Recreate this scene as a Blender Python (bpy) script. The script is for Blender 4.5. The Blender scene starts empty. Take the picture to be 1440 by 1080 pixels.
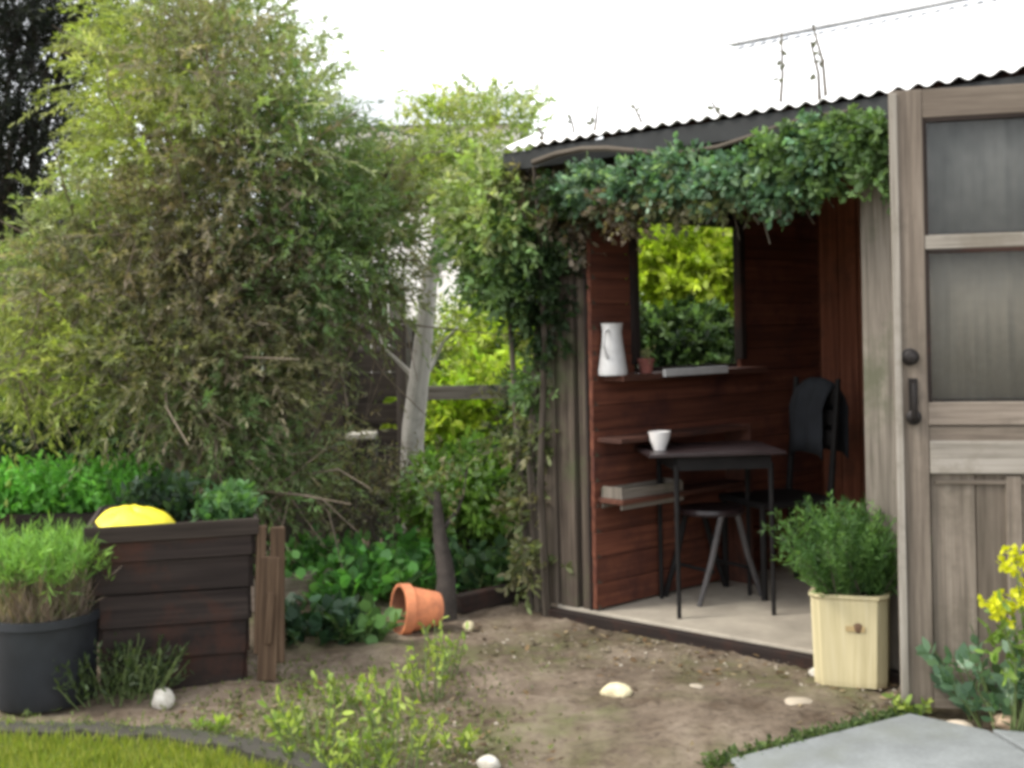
import bpy, math, random
import numpy as np
from mathutils import Vector
random.seed(7)
RNG = np.random.default_rng(11)
SC = bpy.context.scene
COL = SC.collection
R = math.radians

# ------------------------------------------------------------------ camera, world, sun, exposure
CAM_H = 1.38
FPX = 1750.0
ROLL = R(1.2)
HOR = 459.0
cam_d = bpy.data.cameras.new('camera')
cam = bpy.data.objects.new('camera', cam_d)
COL.objects.link(cam)
cam_d.sensor_width = 36.0
cam_d.lens = 36.0 * FPX / 1440.0
cam.location = (0, 0, CAM_H)
cam.rotation_euler = (R(90), R(0), 0)
cam.rotation_mode = 'XYZ'
# small roll about the view axis, horizon a little above the middle of the frame
from mathutils import Matrix
cam.matrix_world = (Matrix.Translation((0, 0, CAM_H)) @ Matrix.Rotation(R(90), 4, 'X')
                    @ Matrix.Rotation(-ROLL, 4, 'Z'))
off = (540.0 - HOR) / 1440.0
cam_d.shift_y = -off * math.cos(ROLL)
cam_d.shift_x = -off * math.sin(ROLL)
cam_d.clip_start = 0.05
cam_d.clip_end = 600
SC.camera = cam

SUN_EL, SUN_AZ = R(50), R(-104)          # azimuth measured from +Y towards +X
w = bpy.data.worlds.new('World')
SC.world = w
w.use_nodes = True
nt = w.node_tree
nt.nodes.clear()
wo = nt.nodes.new('ShaderNodeOutputWorld')
bg = nt.nodes.new('ShaderNodeBackground')
sky = nt.nodes.new('ShaderNodeTexSky')
sky.sky_type = 'NISHITA'
sky.sun_disc = False
sky.sun_elevation = SUN_EL
sky.sun_rotation = SUN_AZ
sky.dust_density = 4.0
mx = nt.nodes.new('ShaderNodeMix')
mx.data_type = 'RGBA'
mx.inputs[0].default_value = 0.72
mx.inputs[7].default_value = (9.6, 9.7, 9.8, 1)      # thin bright cloud
nt.links.new(sky.outputs[0], mx.inputs[6])
nt.links.new(mx.outputs[2], bg.inputs[0])
bg.inputs[1].default_value = 0.14
nt.links.new(bg.outputs[0], wo.inputs[0])

sl = bpy.data.lights.new('sun', 'SUN')
sl.energy = 1.5
sl.angle = R(16)
sl.color = (1.0, 0.95, 0.86)
so = bpy.data.objects.new('sun', sl)
COL.objects.link(so)
sd = Vector((math.sin(SUN_AZ) * math.cos(SUN_EL), math.cos(SUN_AZ) * math.cos(SUN_EL), math.sin(SUN_EL)))
so.rotation_euler = sd.to_track_quat('Z', 'Y').to_euler()
so.location = (0, 0, 12)

SC.view_settings.view_transform = 'Standard'
SC.view_settings.look = 'None'
SC.view_settings.exposure = 1.05
SC.view_settings.gamma = 1.0
SC.render.engine = 'CYCLES'
SC.cycles.filter_width = 3.8
SC.cycles.max_bounces = 6
SC.cycles.transparent_max_bounces = 8

# ------------------------------------------------------------------ surveying helpers (survey notes of the plot, in metres)
CT, ST = math.cos(ROLL), math.sin(ROLL)
def de(px, py):
    dx, dy = px - 720, py - 540
    return dx * CT - dy * ST, dy * CT + dx * ST + 540 - HOR
def P(px, py, Y):
    x, y = de(px, py)
    return np.array([x / FPX * Y, Y, CAM_H - y / FPX * Y])
def G(px, py, z=0.0):
    x, y = de(px, py)
    Y = (CAM_H - z) * FPX / y
    return np.array([x / FPX * Y, Y, z])
def V(*a): return np.array(a, dtype=float)
def nrm(v):
    v = np.asarray(v, float)
    return v / (np.linalg.norm(v, axis=-1, keepdims=True) + 1e-9)
UP = V(0, 0, 1)

# ------------------------------------------------------------------ mesh helpers
class MB:
    def __init__(s): s.v = []; s.f = []; s.uv = []; s.r = []; s.smooth = []
    def add(s, vs, fs, uvs=None, rnd=None, smooth=False):
        b = len(s.v)
        s.v += [tuple(map(float, q)) for q in vs]
        rnd = random.random() if rnd is None else rnd
        for i, f in enumerate(fs):
            s.f.append([b + k for k in f])
            s.uv.append(uvs[i] if uvs else [(vs[k][0] + vs[k][1], vs[k][2]) for k in f])
            s.r.append(rnd); s.smooth.append(smooth)
    def bar(s, a, b, wdt, thk, side=None, rnd=None, warp=0.0):
        """beam from a to b, wdt along side, thk along the third axis"""
        a, b = V(*a), V(*b)
        L = np.linalg.norm(b - a); ax = (b - a) / L
        if side is None:
            side = np.cross(ax, UP)
            if np.linalg.norm(side) < 1e-3: side = V(1, 0, 0)
        side = V(*side); side = nrm(side - ax * np.dot(side, ax)); t3 = nrm(np.cross(ax, side))
        vs = []
        for e, q in enumerate((a, b)):
            for (i, j) in ((-1, -1), (1, -1), (1, 1), (-1, 1)):
                o = (random.random() - .5) * warp
                vs.append(q + side * (i * wdt / 2 + o) + t3 * (j * thk / 2) + ax * (random.random() - .5) * warp)
        fs = [(3, 2, 1, 0), (4, 5, 6, 7), (0, 1, 5, 4), (1, 2, 6, 5), (2, 3, 7, 6), (3, 0, 4, 7)]
        u0, v0 = random.random() * 40, random.random() * 40
        uvs = []
        for k, f in enumerate(fs):
            o = []
            for q in f:
                d = V(*vs[q]) - a
                o.append((u0 + float(np.dot(d, ax)), v0 + float(np.dot(d, side)) + float(np.dot(d, t3)) + k * .37))
            uvs.append(o)
        s.add(vs, fs, uvs, rnd)
    def tube(s, pts, rad, n=8, cap=True, rnd=None):
        pts = [V(*p) for p in pts]
        if not hasattr(rad, '__len__'): rad = [rad] * len(pts)
        vs = []; u = random.random() * 20; us = []
        pref = None
        for i, p in enumerate(pts):
            t = pts[min(i + 1, len(pts) - 1)] - pts[max(i - 1, 0)]
            t = nrm(t)
            if pref is None: pref = V(1, 0, 0) if abs(t[0]) < .8 else V(0, 1, 0)
            e1 = nrm(pref - t * np.dot(pref, t)); pref = e1
            e2 = np.cross(t, e1)
            if i: u += np.linalg.norm(p - pts[i - 1])
            us.append(u)
            for k in range(n):
                an = 2 * math.pi * k / n
                vs.append(p + (e1 * math.cos(an) + e2 * math.sin(an)) * rad[i])
        fs = []; uvs = []
        for i in range(len(pts) - 1):
            for k in range(n):
                k2 = (k + 1) % n
                fs.append((i * n + k, i * n + k2, (i + 1) * n + k2, (i + 1) * n + k))
                c0, c1 = k * .06, (k + 1) * .06
                uvs.append([(us[i], c0), (us[i], c1), (us[i + 1], c1), (us[i + 1], c0)])
        if cap:
            fs.append(tuple(range(n - 1, -1, -1))); uvs.append([(0, 0)] * n)
            m = (len(pts) - 1) * n
            fs.append(tuple(range(m, m + n))); uvs.append([(0, 0)] * n)
        s.add(vs, fs, uvs, rnd, smooth=True)
    def lathe(s, c, prof, n=28, axis=None, e1=None, sq=None, wob=0.0, rnd=None):
        """prof: list of (radius, height) swept about an axis through c"""
        c = V(*c); axis = UP if axis is None else nrm(V(*axis))
        if e1 is None: e1 = V(1, 0, 0) if abs(axis[0]) < .8 else V(0, 1, 0)
        e1 = nrm(V(*e1) - axis * np.dot(V(*e1), axis)); e2 = np.cross(axis, e1)
        vs = []
        for (r, h) in prof:
            for k in range(n):
                an = 2 * math.pi * k / n
                rr = r
                if sq: rr = r / (abs(math.cos(an)) ** sq + abs(math.sin(an)) ** sq) ** (1 / sq)
                rr *= 1 + wob * math.sin(an * 3 + h * 9)
                vs.append(c + (e1 * math.cos(an) + e2 * math.sin(an)) * rr + axis * h)
        fs = []; uvs = []
        for i in range(len(prof) - 1):
            for k in range(n):
                k2 = (k + 1) % n
                fs.append((i * n + k, i * n + k2, (i + 1) * n + k2, (i + 1) * n + k))
                r0 = max(prof[0][0], .05) * 6.283
                uvs.append([(prof[i][1], k / n * r0), (prof[i][1], (k + 1) / n * r0),
                            (prof[i + 1][1], (k + 1) / n * r0), (prof[i + 1][1], k / n * r0)])
        s.add(vs, fs, uvs, rnd, smooth=True)
    def build(s, name, mat, parent=None, bevel=0.0, auto=True):
        me = bpy.data.meshes.new(name)
        off = V(*parent_loc(parent))
        me.from_pydata([tuple(V(*q) - off) for q in s.v], [], s.f)
        uvl = me.uv_layers.new(name='UVMap')
        flat = [c for u in s.uv for q in u for c in q]
        uvl.data.foreach_set('uv', flat)
        at = me.attributes.new('rnd', 'FLOAT', 'FACE')
        at.data.foreach_set('value', s.r)
        me.polygons.foreach_set('use_smooth', s.smooth)
        me.materials.append(mat)
        me.update()
        o = bpy.data.objects.new(name, me)
        COL.objects.link(o)
        if parent: o.parent = parent
        if auto and any(s.smooth):
            me.set_sharp_from_angle(angle=R(40))
        if bevel:
            m = o.modifiers.new('bevel', 'BEVEL'); m.width = bevel; m.segments = 2; m.limit_method = 'ANGLE'
        return o
def parent_loc(p):
    if p is None: return (0, 0, 0)
    l = Vector(p.location)
    if p.parent: l = l + Vector(parent_loc(p.parent))
    return l
def tag(o, label=None, cat=None, group=None, kind=None):
    if label: o['label'] = label
    if cat: o['category'] = cat
    if group: o['group'] = group
    if kind: o['kind'] = kind
    return o
def thing(name, loc, label, cat, group=None):
    o = bpy.data.objects.new(name, None)
    o.empty_display_size = .1
    COL.objects.link(o); o.location = tuple(float(c) for c in loc)
    return tag(o, label, cat, group)

# ------------------------------------------------------------------ materials
def newmat(name):
    m = bpy.data.materials.new(name); m.use_nodes = True
    n = m.node_tree.nodes; b = n['Principled BSDF']
    return m, m.node_tree, n, b
def ramp(nt, fac, stops):
    r = nt.nodes.new('ShaderNodeValToRGB')
    el = r.color_ramp.elements
    while len(el) < len(stops): el.new(0.5)
    for e, (p, c) in zip(el, stops): e.position = p; e.color = (*c, 1)
    nt.links.new(fac, r.inputs[0]); return r.outputs[0]
def mixc(nt, fac, a, b, mode='MIX'):
    x = nt.nodes.new('ShaderNodeMix'); x.data_type = 'RGBA'; x.blend_type = mode
    for sock, v in ((x.inputs[0], fac), (x.inputs[6], a), (x.inputs[7], b)):
        if isinstance(v, (int, float)): sock.default_value = v
        elif isinstance(v, tuple): sock.default_value = (*v, 1)
        else: nt.links.new(v, sock)
    return x.outputs[2]
def noise(nt, vec, scale, detail=5, rough=.6):
    t = nt.nodes.new('ShaderNodeTexNoise'); t.inputs['Scale'].default_value = scale
    t.inputs['Detail'].default_value = detail; t.inputs['Roughness'].default_value = rough
    if vec is not None: nt.links.new(vec, t.inputs['Vector'])
    return t.outputs[0]
def mapping(nt, src, scale):
    m = nt.nodes.new('ShaderNodeMapping'); m.inputs['Scale'].default_value = scale
    nt.links.new(src, m.inputs['Vector']); return m.outputs[0]
def coords(nt, kind='Object'):
    return nt.nodes.new('ShaderNodeTexCoord').outputs[kind]
def bump(nt, b, h, strength=.4, dist=.01):
    bn = nt.nodes.new('ShaderNodeBump'); bn.inputs['Strength'].default_value = strength
    bn.inputs['Distance'].default_value = dist
    nt.links.new(h, bn.inputs['Height']); nt.links.new(bn.outputs[0], b.inputs['Normal'])
def wood(name, dark, mid, light, rough=.8, stain=None, grain=55):
    m, nt, n, b = newmat(name)
    uv = coords(nt, 'UV')
    g = noise(nt, mapping(nt, uv, (1.6, grain, 1)), 1.0, 8, .65)
    g2 = noise(nt, mapping(nt, uv, (.8, 6, 1)), 1.0, 3, .5)
    c = ramp(nt, g, [(.30, dark), (.5, mid), (.72, light)])
    at = nt.nodes.new('ShaderNodeAttribute'); at.attribute_name = 'rnd'
    tone = ramp(nt, at.outputs['Fac'], [(0, (.72, .70, .68)), (1, (1.15, 1.15, 1.15))])
    c = mixc(nt, 1.0, c, tone, 'MULTIPLY')
    t2 = ramp(nt, g2, [(.3, (.7, .7, .68)), (.7, (1.1, 1.1, 1.1))])
    c = mixc(nt, .8, c, t2, 'MULTIPLY')
    if stain:
        ns = noise(nt, coords(nt), 3.5, 6, .7)
        f = ramp(nt, ns, [(.5, (0, 0, 0)), (.68, (.8, .8, .8))])
        c = mixc(nt, f, c, stain)
    nt.links.new(c, b.inputs['Base Color'])
    b.inputs['Roughness'].default_value = rough
    b.inputs['Specular IOR Level'].default_value = .25
    bump(nt, b, g, .5, .004)
    return m
def plain(name, c, rough=.6, var=.25, scale=14, metal=0.0, bmp=.15, spec=.4, c2=None):
    m, nt, n, b = newmat(name)
    ns = noise(nt, coords(nt), scale, 6, .65)
    lo = tuple(q * (1 - var) for q in c); hi = tuple(min(1, q * (1 + var)) for q in c)
    if c2: lo = c2
    col = ramp(nt, ns, [(.32, lo), (.68, hi)])
    nt.links.new(col, b.inputs['Base Color'])
    b.inputs['Roughness'].default_value = rough; b.inputs['Metallic'].default_value = metal
    b.inputs['Specular IOR Level'].default_value = spec
    bump(nt, b, ns, bmp, .006)
    return m
def leafmat(name, trans=.3, rough=.5, spec=.3):
    m, nt, n, b = newmat(name)
    at = nt.nodes.new('ShaderNodeAttribute'); at.attribute_name = 'leaf_colour'
    nt.links.new(at.outputs['Color'], b.inputs['Base Color'])
    b.inputs['Roughness'].default_value = rough; b.inputs['Specular IOR Level'].default_value = spec
    t = nt.nodes.new('ShaderNodeBsdfTranslucent')
    c = mixc(nt, 1.0, at.outputs['Color'], (1.25, 1.35, .55), 'MULTIPLY')
    nt.links.new(c, t.inputs['Color'])
    ms = nt.nodes.new('ShaderNodeMixShader'); ms.inputs[0].default_value = trans
    nt.links.new(b.outputs[0], ms.inputs[1]); nt.links.new(t.outputs[0], ms.inputs[2])
    nt.links.new(ms.outputs[0], n['Material Output'].inputs['Surface'])
    return m
M = {}
M['leaf'] = leafmat('leaf', .42)
M['blade'] = leafmat('grass_blade', .35, .6, .2)
M['bark'] = wood('bark', (.035, .028, .022), (.09, .075, .06), (.17, .15, .125), .95, grain=22)
M['pale_bark'] = wood('pale_bark', (.42, .40, .37), (.64, .62, .58), (.78, .76, .72), .9, (.17, .15, .12), 18)
M['twig'] = plain('twig', (.10, .085, .065), .9, .4, 30)
M['green_stem'] = plain('green_stem', (.11, .15, .05), .8, .3, 30)
M['grey_wood'] = wood('grey_wood', (.075, .064, .053), (.165, .145, .122), (.27, .24, .205), .9, (.09, .095, .06), 42)
M['corner_wood'] = wood('corner_wood', (.040, .030, .024), (.092, .073, .058), (.18, .148, .12), .95, (.07, .08, .04), 42)
M['door_wood'] = wood('door_wood', (.085, .07, .056), (.175, .145, .118), (.27, .232, .19), .85, (.10, .085, .065), 42)
M['door_pale'] = wood('door_pale', (.16, .145, .12), (.29, .265, .23), (.38, .355, .32), .85, (.15, .13, .10))
M['red_wood'] = wood('red_wood', (.060, .022, .015), (.125, .043, .026), (.19, .072, .042), .75, (.05, .02, .018), 35)
M['back_wood_lit'] = wood('back_wood_lit', (.10, .036, .022), (.21, .075, .042), (.30, .12, .07), .8, (.10, .045, .03), 35)  # lighter red wood, the light on the back wall put into its colour
M['red_wall'] = wood('red_wall', (.050, .022, .016), (.105, .042, .028), (.16, .068, .045), .8, (.03, .018, .016), 35)
M['dark_wood'] = wood('dark_wood', (.014, .010, .009), (.026, .019, .017), (.044, .033, .028), .9, (.055, .022, .014), 40)
M['tan_wood'] = wood('tan_wood', (.035, .021, .014), (.085, .054, .034), (.17, .115, .075), .95)
M['fence_wood'] = wood('fence_wood', (.09, .08, .065), (.18, .162, .14), (.28, .26, .225), .9, (.06, .065, .04))
M['bin_wood'] = wood('bin_wood', (.035, .028, .024), (.075, .062, .055), (.13, .11, .10), .9)
M['edge_wood'] = wood('edge_wood', (.14, .11, .085), (.26, .21, .17), (.38, .32, .27), .9, (.10, .11, .06))
M['cream'] = wood('cream_wood', (.56, .49, .28), (.70, .62, .38), (.78, .71, .48), .6, grain=30)
M['knot'] = plain('wood_knot', (.12, .07, .04), .8)
M['black'] = plain('black_paint', (.011, .010, .010), .7, .3, spec=.2)
M['black_pot'] = plain('black_plastic', (.016, .018, .022), .55, .35, 6)
M['dark_cloth'] = plain('dark_cloth', (.012, .014, .018), .9, .4, 9, bmp=.6)
M['table_top'] = plain('dark_table_top', (.026, .017, .018), .35, .3, 9)
M['white_pot'] = plain('white_glaze', (.74, .72, .70), .3, .06)
M['grey_white'] = plain('pale_enamel', (.48, .48, .48), .45, .12, 12)
M['terracotta'] = plain('terracotta', (.74, .27, .12), .85, .18, 12, c2=(.46, .17, .09))
M['terra_in'] = plain('terracotta_inside', (.22, .09, .05), .9, .2, 12)
M['yellow'] = plain('yellow_plastic', (.80, .68, .035), .45, .10, 5, bmp=.3)
M['soil'] = plain('potting_soil', (.035, .026, .018), 1.0, .5, 30, bmp=.8)
M['stone'] = plain('pale_stone', (.52, .50, .45), .9, .12, 26, bmp=.8, c2=(.36, .33, .27))
M['cream_stone'] = plain('cream_stone', (.68, .62, .40), .9, .12, 26, bmp=.8, c2=(.45, .38, .24))
M['floor'] = plain('floor_boards', (.33, .295, .24), .85, .22, 5, bmp=.3)
M['iron'] = plain('dark_iron', (.022, .019, .018), .5, .3, 20, metal=.6)
M['fascia'] = plain('black_fascia', (.018, .020, .021), .7, .3, 8)
M['peach'] = plain('pale_render', (.72, .70, .66), .9, .08, 3)
M['tile'] = plain('grey_roof_tile', (.35, .37, .38), .9, .1, 3)

def glassmat():
    m, nt, n, b = newmat('window_glass')
    b.inputs['Base Color'].default_value = (.05, .055, .052, 1)
    b.inputs['Roughness'].default_value = .08
    b.inputs['Alpha'].default_value = .22
    b.inputs['Specular IOR Level'].default_value = .9
    ns = noise(nt, coords(nt), 2.5, 4)
    r = ramp(nt, ns, [(.35, (.05, .05, .05)), (.7, (.28, .28, .28))])
    nt.links.new(r, b.inputs['Roughness'])
    return m
M['glass'] = glassmat()
def clothmat(name, c, dk):
    m, nt, n, b = newmat(name)
    oc = coords(nt)
    w1 = noise(nt, mapping(nt, oc, (3.5, 3.5, 2.2)), 1.0, 4)
    w2 = noise(nt, oc, 60, 2)
    col = ramp(nt, w1, [(.3, dk), (.7, c)])
    col = mixc(nt, .5, col, ramp(nt, w2, [(.3, (.8, .8, .8)), (.7, (1.1, 1.1, 1.1))]), 'MULTIPLY')
    nt.links.new(col, b.inputs['Base Color']); b.inputs['Roughness'].default_value = .95
    return m
M['net_low'] = clothmat('net_curtain_beige', (.26, .232, .18), (.18, .16, .122))
M['net_up'] = clothmat('net_curtain_grey', (.26, .255, .235), (.05, .055, .052))  # dark blotches in the cloth colour stand in for reflections in the pane
def tinmat():
    m, nt, n, b = newmat('galvanised_sheet')
    oc = coords(nt)
    ns = noise(nt, mapping(nt, oc, (2, 2, 2)), 1.5, 5)
    nt.links.new(ramp(nt, ns, [(.3, (.66, .67, .68)), (.7, (.80, .80, .80))]), b.inputs['Base Color'])
    b.inputs['Roughness'].default_value = .5; b.inputs['Metallic'].default_value = .1
    return m
M['tin'] = tinmat()
def groundmat():
    m, nt, n, b = newmat('trodden_earth')
    oc = coords(nt)
    a = noise(nt, oc, 2.2, 8, .6); c = noise(nt, oc, 28, 8, .72); e = noise(nt, oc, .9, 3); g = noise(nt, oc, 7, 6, .7)
    col = ramp(nt, a, [(.30, (.095, .072, .052)), (.5, (.185, .145, .108)), (.70, (.29, .238, .182))])
    col = mixc(nt, .85, col, ramp(nt, c, [(.32, (.45, .43, .42)), (.5, (1, 1, 1)), (.7, (1.3, 1.3, 1.28))]), 'MULTIPLY')
    h2 = noise(nt, oc, 4.5, 6, .65)
    col = mixc(nt, .9, col, ramp(nt, h2, [(.36, (.58, .54, .50)), (.52, (1, 1, 1)), (.66, (1.12, 1.12, 1.12))]), 'MULTIPLY')
    f = ramp(nt, e, [(.44, (0, 0, 0)), (.58, (.7, .7, .7))])
    f2 = mixc(nt, 1.0, f, ramp(nt, g, [(.4, (0, 0, 0)), (.6, (1, 1, 1))]), 'MULTIPLY')
    col = mixc(nt, f2, col, (.12, .135, .05))
    nt.links.new(col, b.inputs['Base Color']); b.inputs['Roughness'].default_value = .95
    b.inputs['Specular IOR Level'].default_value = .15
    bump(nt, b, c, .9, .02)
    return m
M['ground'] = groundmat()
def concretemat(name, c, moss=(.10, .12, .05), amt=.5):
    m, nt, n, b = newmat(name)
    oc = coords(nt)
    a = noise(nt, oc, 5, 8, .65); e = noise(nt, oc, 2.3, 5, .6); s_ = noise(nt, oc, 70, 3)
    col = ramp(nt, a, [(.3, tuple(q * .72 for q in c)), (.7, tuple(q * 1.1 for q in c))])
    col = mixc(nt, .5, col, ramp(nt, s_, [(.3, (.75, .75, .75)), (.7, (1.1, 1.1, 1.1))]), 'MULTIPLY')
    f = ramp(nt, e, [(.5, (0, 0, 0)), (.66, (amt, amt, amt))])
    col = mixc(nt, f, col, moss)
    nt.links.new(col, b.inputs['Base Color']); b.inputs['Roughness'].default_value = .9
    bump(nt, b, a, .4, .01)
    return m
M['paving'] = concretemat('grey_paving', (.21, .225, .225), (.14, .15, .125), amt=.6)
M['kerb'] = concretemat('mossy_kerb', (.042, .038, .028), (.03, .04, .014), amt=.9)
M['lawn'] = plain('lawn_earth', (.16, .20, .035), 1, .3, 20, c2=(.09, .10, .03))

# ------------------------------------------------------------------ foliage
LANCE = (np.array([0, .45, 1.0, .45]), np.array([0, .5, 0, -.5]), np.array([0, .12, 0, .12]))
OVATE = (np.array([0, .25, .65, 1.0, .65, .25]), np.array([0, .42, .42, 0, -.42, -.42]), np.array([0, .10, .08, -.06, .08, .10]))
def _rand(n, s=1.0): return RNG.normal(size=(n, 3)) * s
def leaf_arrays(pos, dr, L, wr, shape, flat=0.0):
    a, sd_, nm = shape
    n = len(pos); dr = nrm(dr)
    rv = _rand(n)
    if flat > 0: rv = rv * (1 - flat) + np.array([0, 0, 1.0]) * flat * 3
    side = nrm(np.cross(dr, rv)); no = np.cross(side, dr)
    L = np.asarray(L)[:, None, None] * np.ones((n, 1, 1)); W = L * wr
    return (pos[:, None, :] + dr[:, None, :] * a[None, :, None] * L + side[:, None, :] * sd_[None, :, None] * W
            + no[:, None, :] * nm[None, :, None] * W)
class Fol:
    def __init__(s): s.v = []; s.c = []
    def leaves(s, pos, dr, L, wr, col, shape=LANCE, flat=0.0):
        s.v.append((leaf_arrays(pos, dr, L, wr, shape, flat), np.asarray(col)))
    def shoots(s, start, d0, length, nl, leaf, wr, pal, droop=.0, spread=.8, shape=LANCE, flat=0.0, t0=.1, var=.3):
        """arching shoots with leaves strung along them"""
        n = len(start); d0 = nrm(d0)
        length = length * RNG.uniform(.6, 1.3, n)
        t = RNG.uniform(t0, 1, (n, nl))
        pos = start[:, None, :] + d0[:, None, :] * (t * length[:, None])[..., None]
        pos[..., 2] -= droop * (t * length[:, None]) ** 2
        ax = np.repeat(d0[:, None, :], nl, 1).copy(); ax[..., 2] -= 2 * droop * (t * length[:, None])
        dr = ax + RNG.normal(size=(n, nl, 3)) * spread
        pal = np.asarray(pal); ci = RNG.integers(0, len(pal), n)
        col = pal[ci][:, None, :] * RNG.uniform(1 - var, 1 + var, (n, 1, 1)) * RNG.uniform(.75, 1.25, (n, nl, 1))
        Ls = leaf * RNG.uniform(.6, 1.3, n * nl)
        s.leaves(pos.reshape(-1, 3), dr.reshape(-1, 3), Ls, wr, np.clip(col, 0, .9).reshape(-1, 3), shape, flat)
        return start, d0, length
    def lobe(s, c, r, n, nl, length, leaf, wr, pal, up=.3, droop=.5, inner=.35, **k):
        c = V(*c); r = V(*r) if hasattr(r, '__len__') else V(r, r, r)
        u = nrm(_rand(n)); rad = RNG.uniform(inner, 1, n) ** .6
        st = c + u * r * rad[:, None]
        d = u * .8 + _rand(n, .45) + np.array([0, 0, up])
        return s.shoots(st, d, length, nl, leaf, wr, pal, droop, **k)
    def build(s, name, mat, parent=None):
        off = np.array(parent_loc(parent))
        nv = sum(a.shape[0] * a.shape[1] for a, _ in s.v); nf = sum(a.shape[0] for a, _ in s.v)
        me = bpy.data.meshes.new(name)
        me.vertices.add(nv); me.loops.add(nv); me.polygons.add(nf)
        co = np.concatenate([a.reshape(-1, 3) for a, _ in s.v]) - off
        me.vertices.foreach_set('co', co.astype('f').ravel())
        me.loops.foreach_set('vertex_index', np.arange(nv, dtype='i'))
        cnt = np.concatenate([np.full(a.shape[0], a.shape[1], 'i') for a, _ in s.v])
        me.polygons.foreach_set('loop_start', np.concatenate([[0], np.cumsum(cnt)[:-1]]).astype('i'))
        at = me.attributes.new('leaf_colour', 'FLOAT_COLOR', 'POINT')
        cc = np.concatenate([np.repeat(c, a.shape[1], 0) for a, c in s.v])
        at.data.foreach_set('color', np.concatenate([cc, np.ones((nv, 1))], 1).astype('f').ravel())
        me.materials.append(mat)
        me.update(calc_edges=True); me.validate()
        o = bpy.data.objects.new(name, me); COL.objects.link(o)
        if parent: o.parent = parent
        return o
# palettes of real leaf colours
YG = [(.36, .42, .10), (.28, .36, .08), (.40, .42, .17)]
LG = [(.27, .34, .12), (.22, .30, .10), (.34, .37, .20)]
MG = [(.13, .22, .08), (.15, .23, .09), (.10, .17, .065)]
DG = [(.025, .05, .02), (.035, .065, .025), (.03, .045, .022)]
OL = [(.16, .18, .085), (.19, .18, .105), (.13, .16, .07)]
BR = [(.17, .135, .095), (.12, .095, .065), (.22, .19, .14), (.10, .105, .055)]
PK = [(.28, .24, .17), (.21, .20, .12), (.18, .19, .09)]
BG = [(.10, .19, .11), (.14, .25, .15), (.08, .15, .09), (.23, .33, .23)]
BRT = [(.42, .54, .07), (.48, .56, .10), (.32, .46, .07)]
GR = [(.07, .20, .035), (.09, .24, .045), (.06, .16, .03)]
def branchy(mb, base, tips, r0, r1=.008, n=7, jit=.08):
    base = V(*base)
    for t in tips:
        t = V(*t); mid1 = base * .6 + t * .4 + _rand(1, jit)[0]; mid2 = base * .3 + t * .7 + _rand(1, jit)[0]
        mb.tube([base + _rand(1, r0 * .3)[0], mid1, mid2, t], [r0, r0 * .6, r0 * .35, r1], n)

# ------------------------------------------------------------------ ground
def axis_pts(lo, hi, step, far):
    a = list(np.arange(lo, hi, step)); q = step
    x = hi
    while x < far: a.append(x); q *= 1.35; x += q
    x = lo; q = step; pre = []
    while x > -far: q *= 1.35; x -= q; pre.append(x)
    return np.array(pre[::-1] + a)
xs = axis_pts(-3.0, 3.0, .035, 160); ys = axis_pts(3.2, 7.6, .035, 160)
X, Y = np.meshgrid(xs, ys)
def bumps(X, Y):
    z = np.zeros_like(X)
    for k in range(26):
        fr = 1.5 * 1.22 ** k; an = RNG.uniform(0, 6.28); ph = RNG.uniform(0, 6.28)
        if fr > 60: break
        z += np.sin((X * math.cos(an) + Y * math.sin(an)) * fr + ph) / fr ** .7 * .009
    return z
near = np.exp(-np.maximum(0, np.hypot(X / 3.2, (Y - 5.2) / 2.6) - 1) * 3)
Z = (bumps(X, Y) + RNG.normal(size=X.shape) * .0038) * near - .004
nx, ny = len(xs), len(ys)
me = bpy.data.meshes.new('ground')
idx = np.arange(nx * ny).reshape(ny, nx)
F = np.stack([idx[:-1, :-1], idx[:-1, 1:], idx[1:, 1:], idx[1:, :-1]], -1).reshape(-1, 4)
me.vertices.add(nx * ny); me.loops.add(len(F) * 4); me.polygons.add(len(F))
me.vertices.foreach_set('co', np.stack([X, Y, Z], -1).astype('f').ravel())
me.loops.foreach_set('vertex_index', F.astype('i').ravel())
me.polygons.foreach_set('loop_start', (np.arange(len(F)) * 4).astype('i'))
me.polygons.foreach_set('use_smooth', np.ones(len(F), bool))
me.materials.append(M['ground']); me.update(calc_edges=True)
gr = bpy.data.objects.new('ground', me); COL.objects.link(gr); tag(gr, kind='structure')

def sheet(name, pts, z, thick, mat, kind='structure', bev=.004):
    mb = MB(); n = len(pts)
    vs = [V(p[0], p[1], z) for p in pts] + [V(p[0], p[1], z - thick) for p in pts]
    fs = [tuple(range(n)), tuple(range(2 * n - 1, n - 1, -1))] + [(i, n + i, n + (i + 1) % n, (i + 1) % n) for i in range(n)]
    # make sure the top faces up
    ar = sum(pts[i][0] * pts[(i + 1) % n][1] - pts[(i + 1) % n][0] * pts[i][1] for i in range(n))
    if ar < 0: fs = [f[::-1] for f in fs]
    mb.add(vs, fs)
    o = mb.build(name, mat, None, bev); return tag(o, kind=kind)
# paving, bottom right
a, b, c = G(1024, 1084), G(1276, 1019), G(1460, 1060)
dn = V(.25, -1.6, 0)
mid = b + (c - b) * .62
sheet('paving', [a, b, mid, mid + dn, a + dn], .040, .08, M['paving'], bev=.006)
sheet('paving', [mid + V(.012, 0, 0), c + V(.9, -.25, 0), c + V(.9, -1.6, 0), mid + dn + V(.012, 0, 0)], .044, .08, M['paving'], bev=.006)
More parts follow.
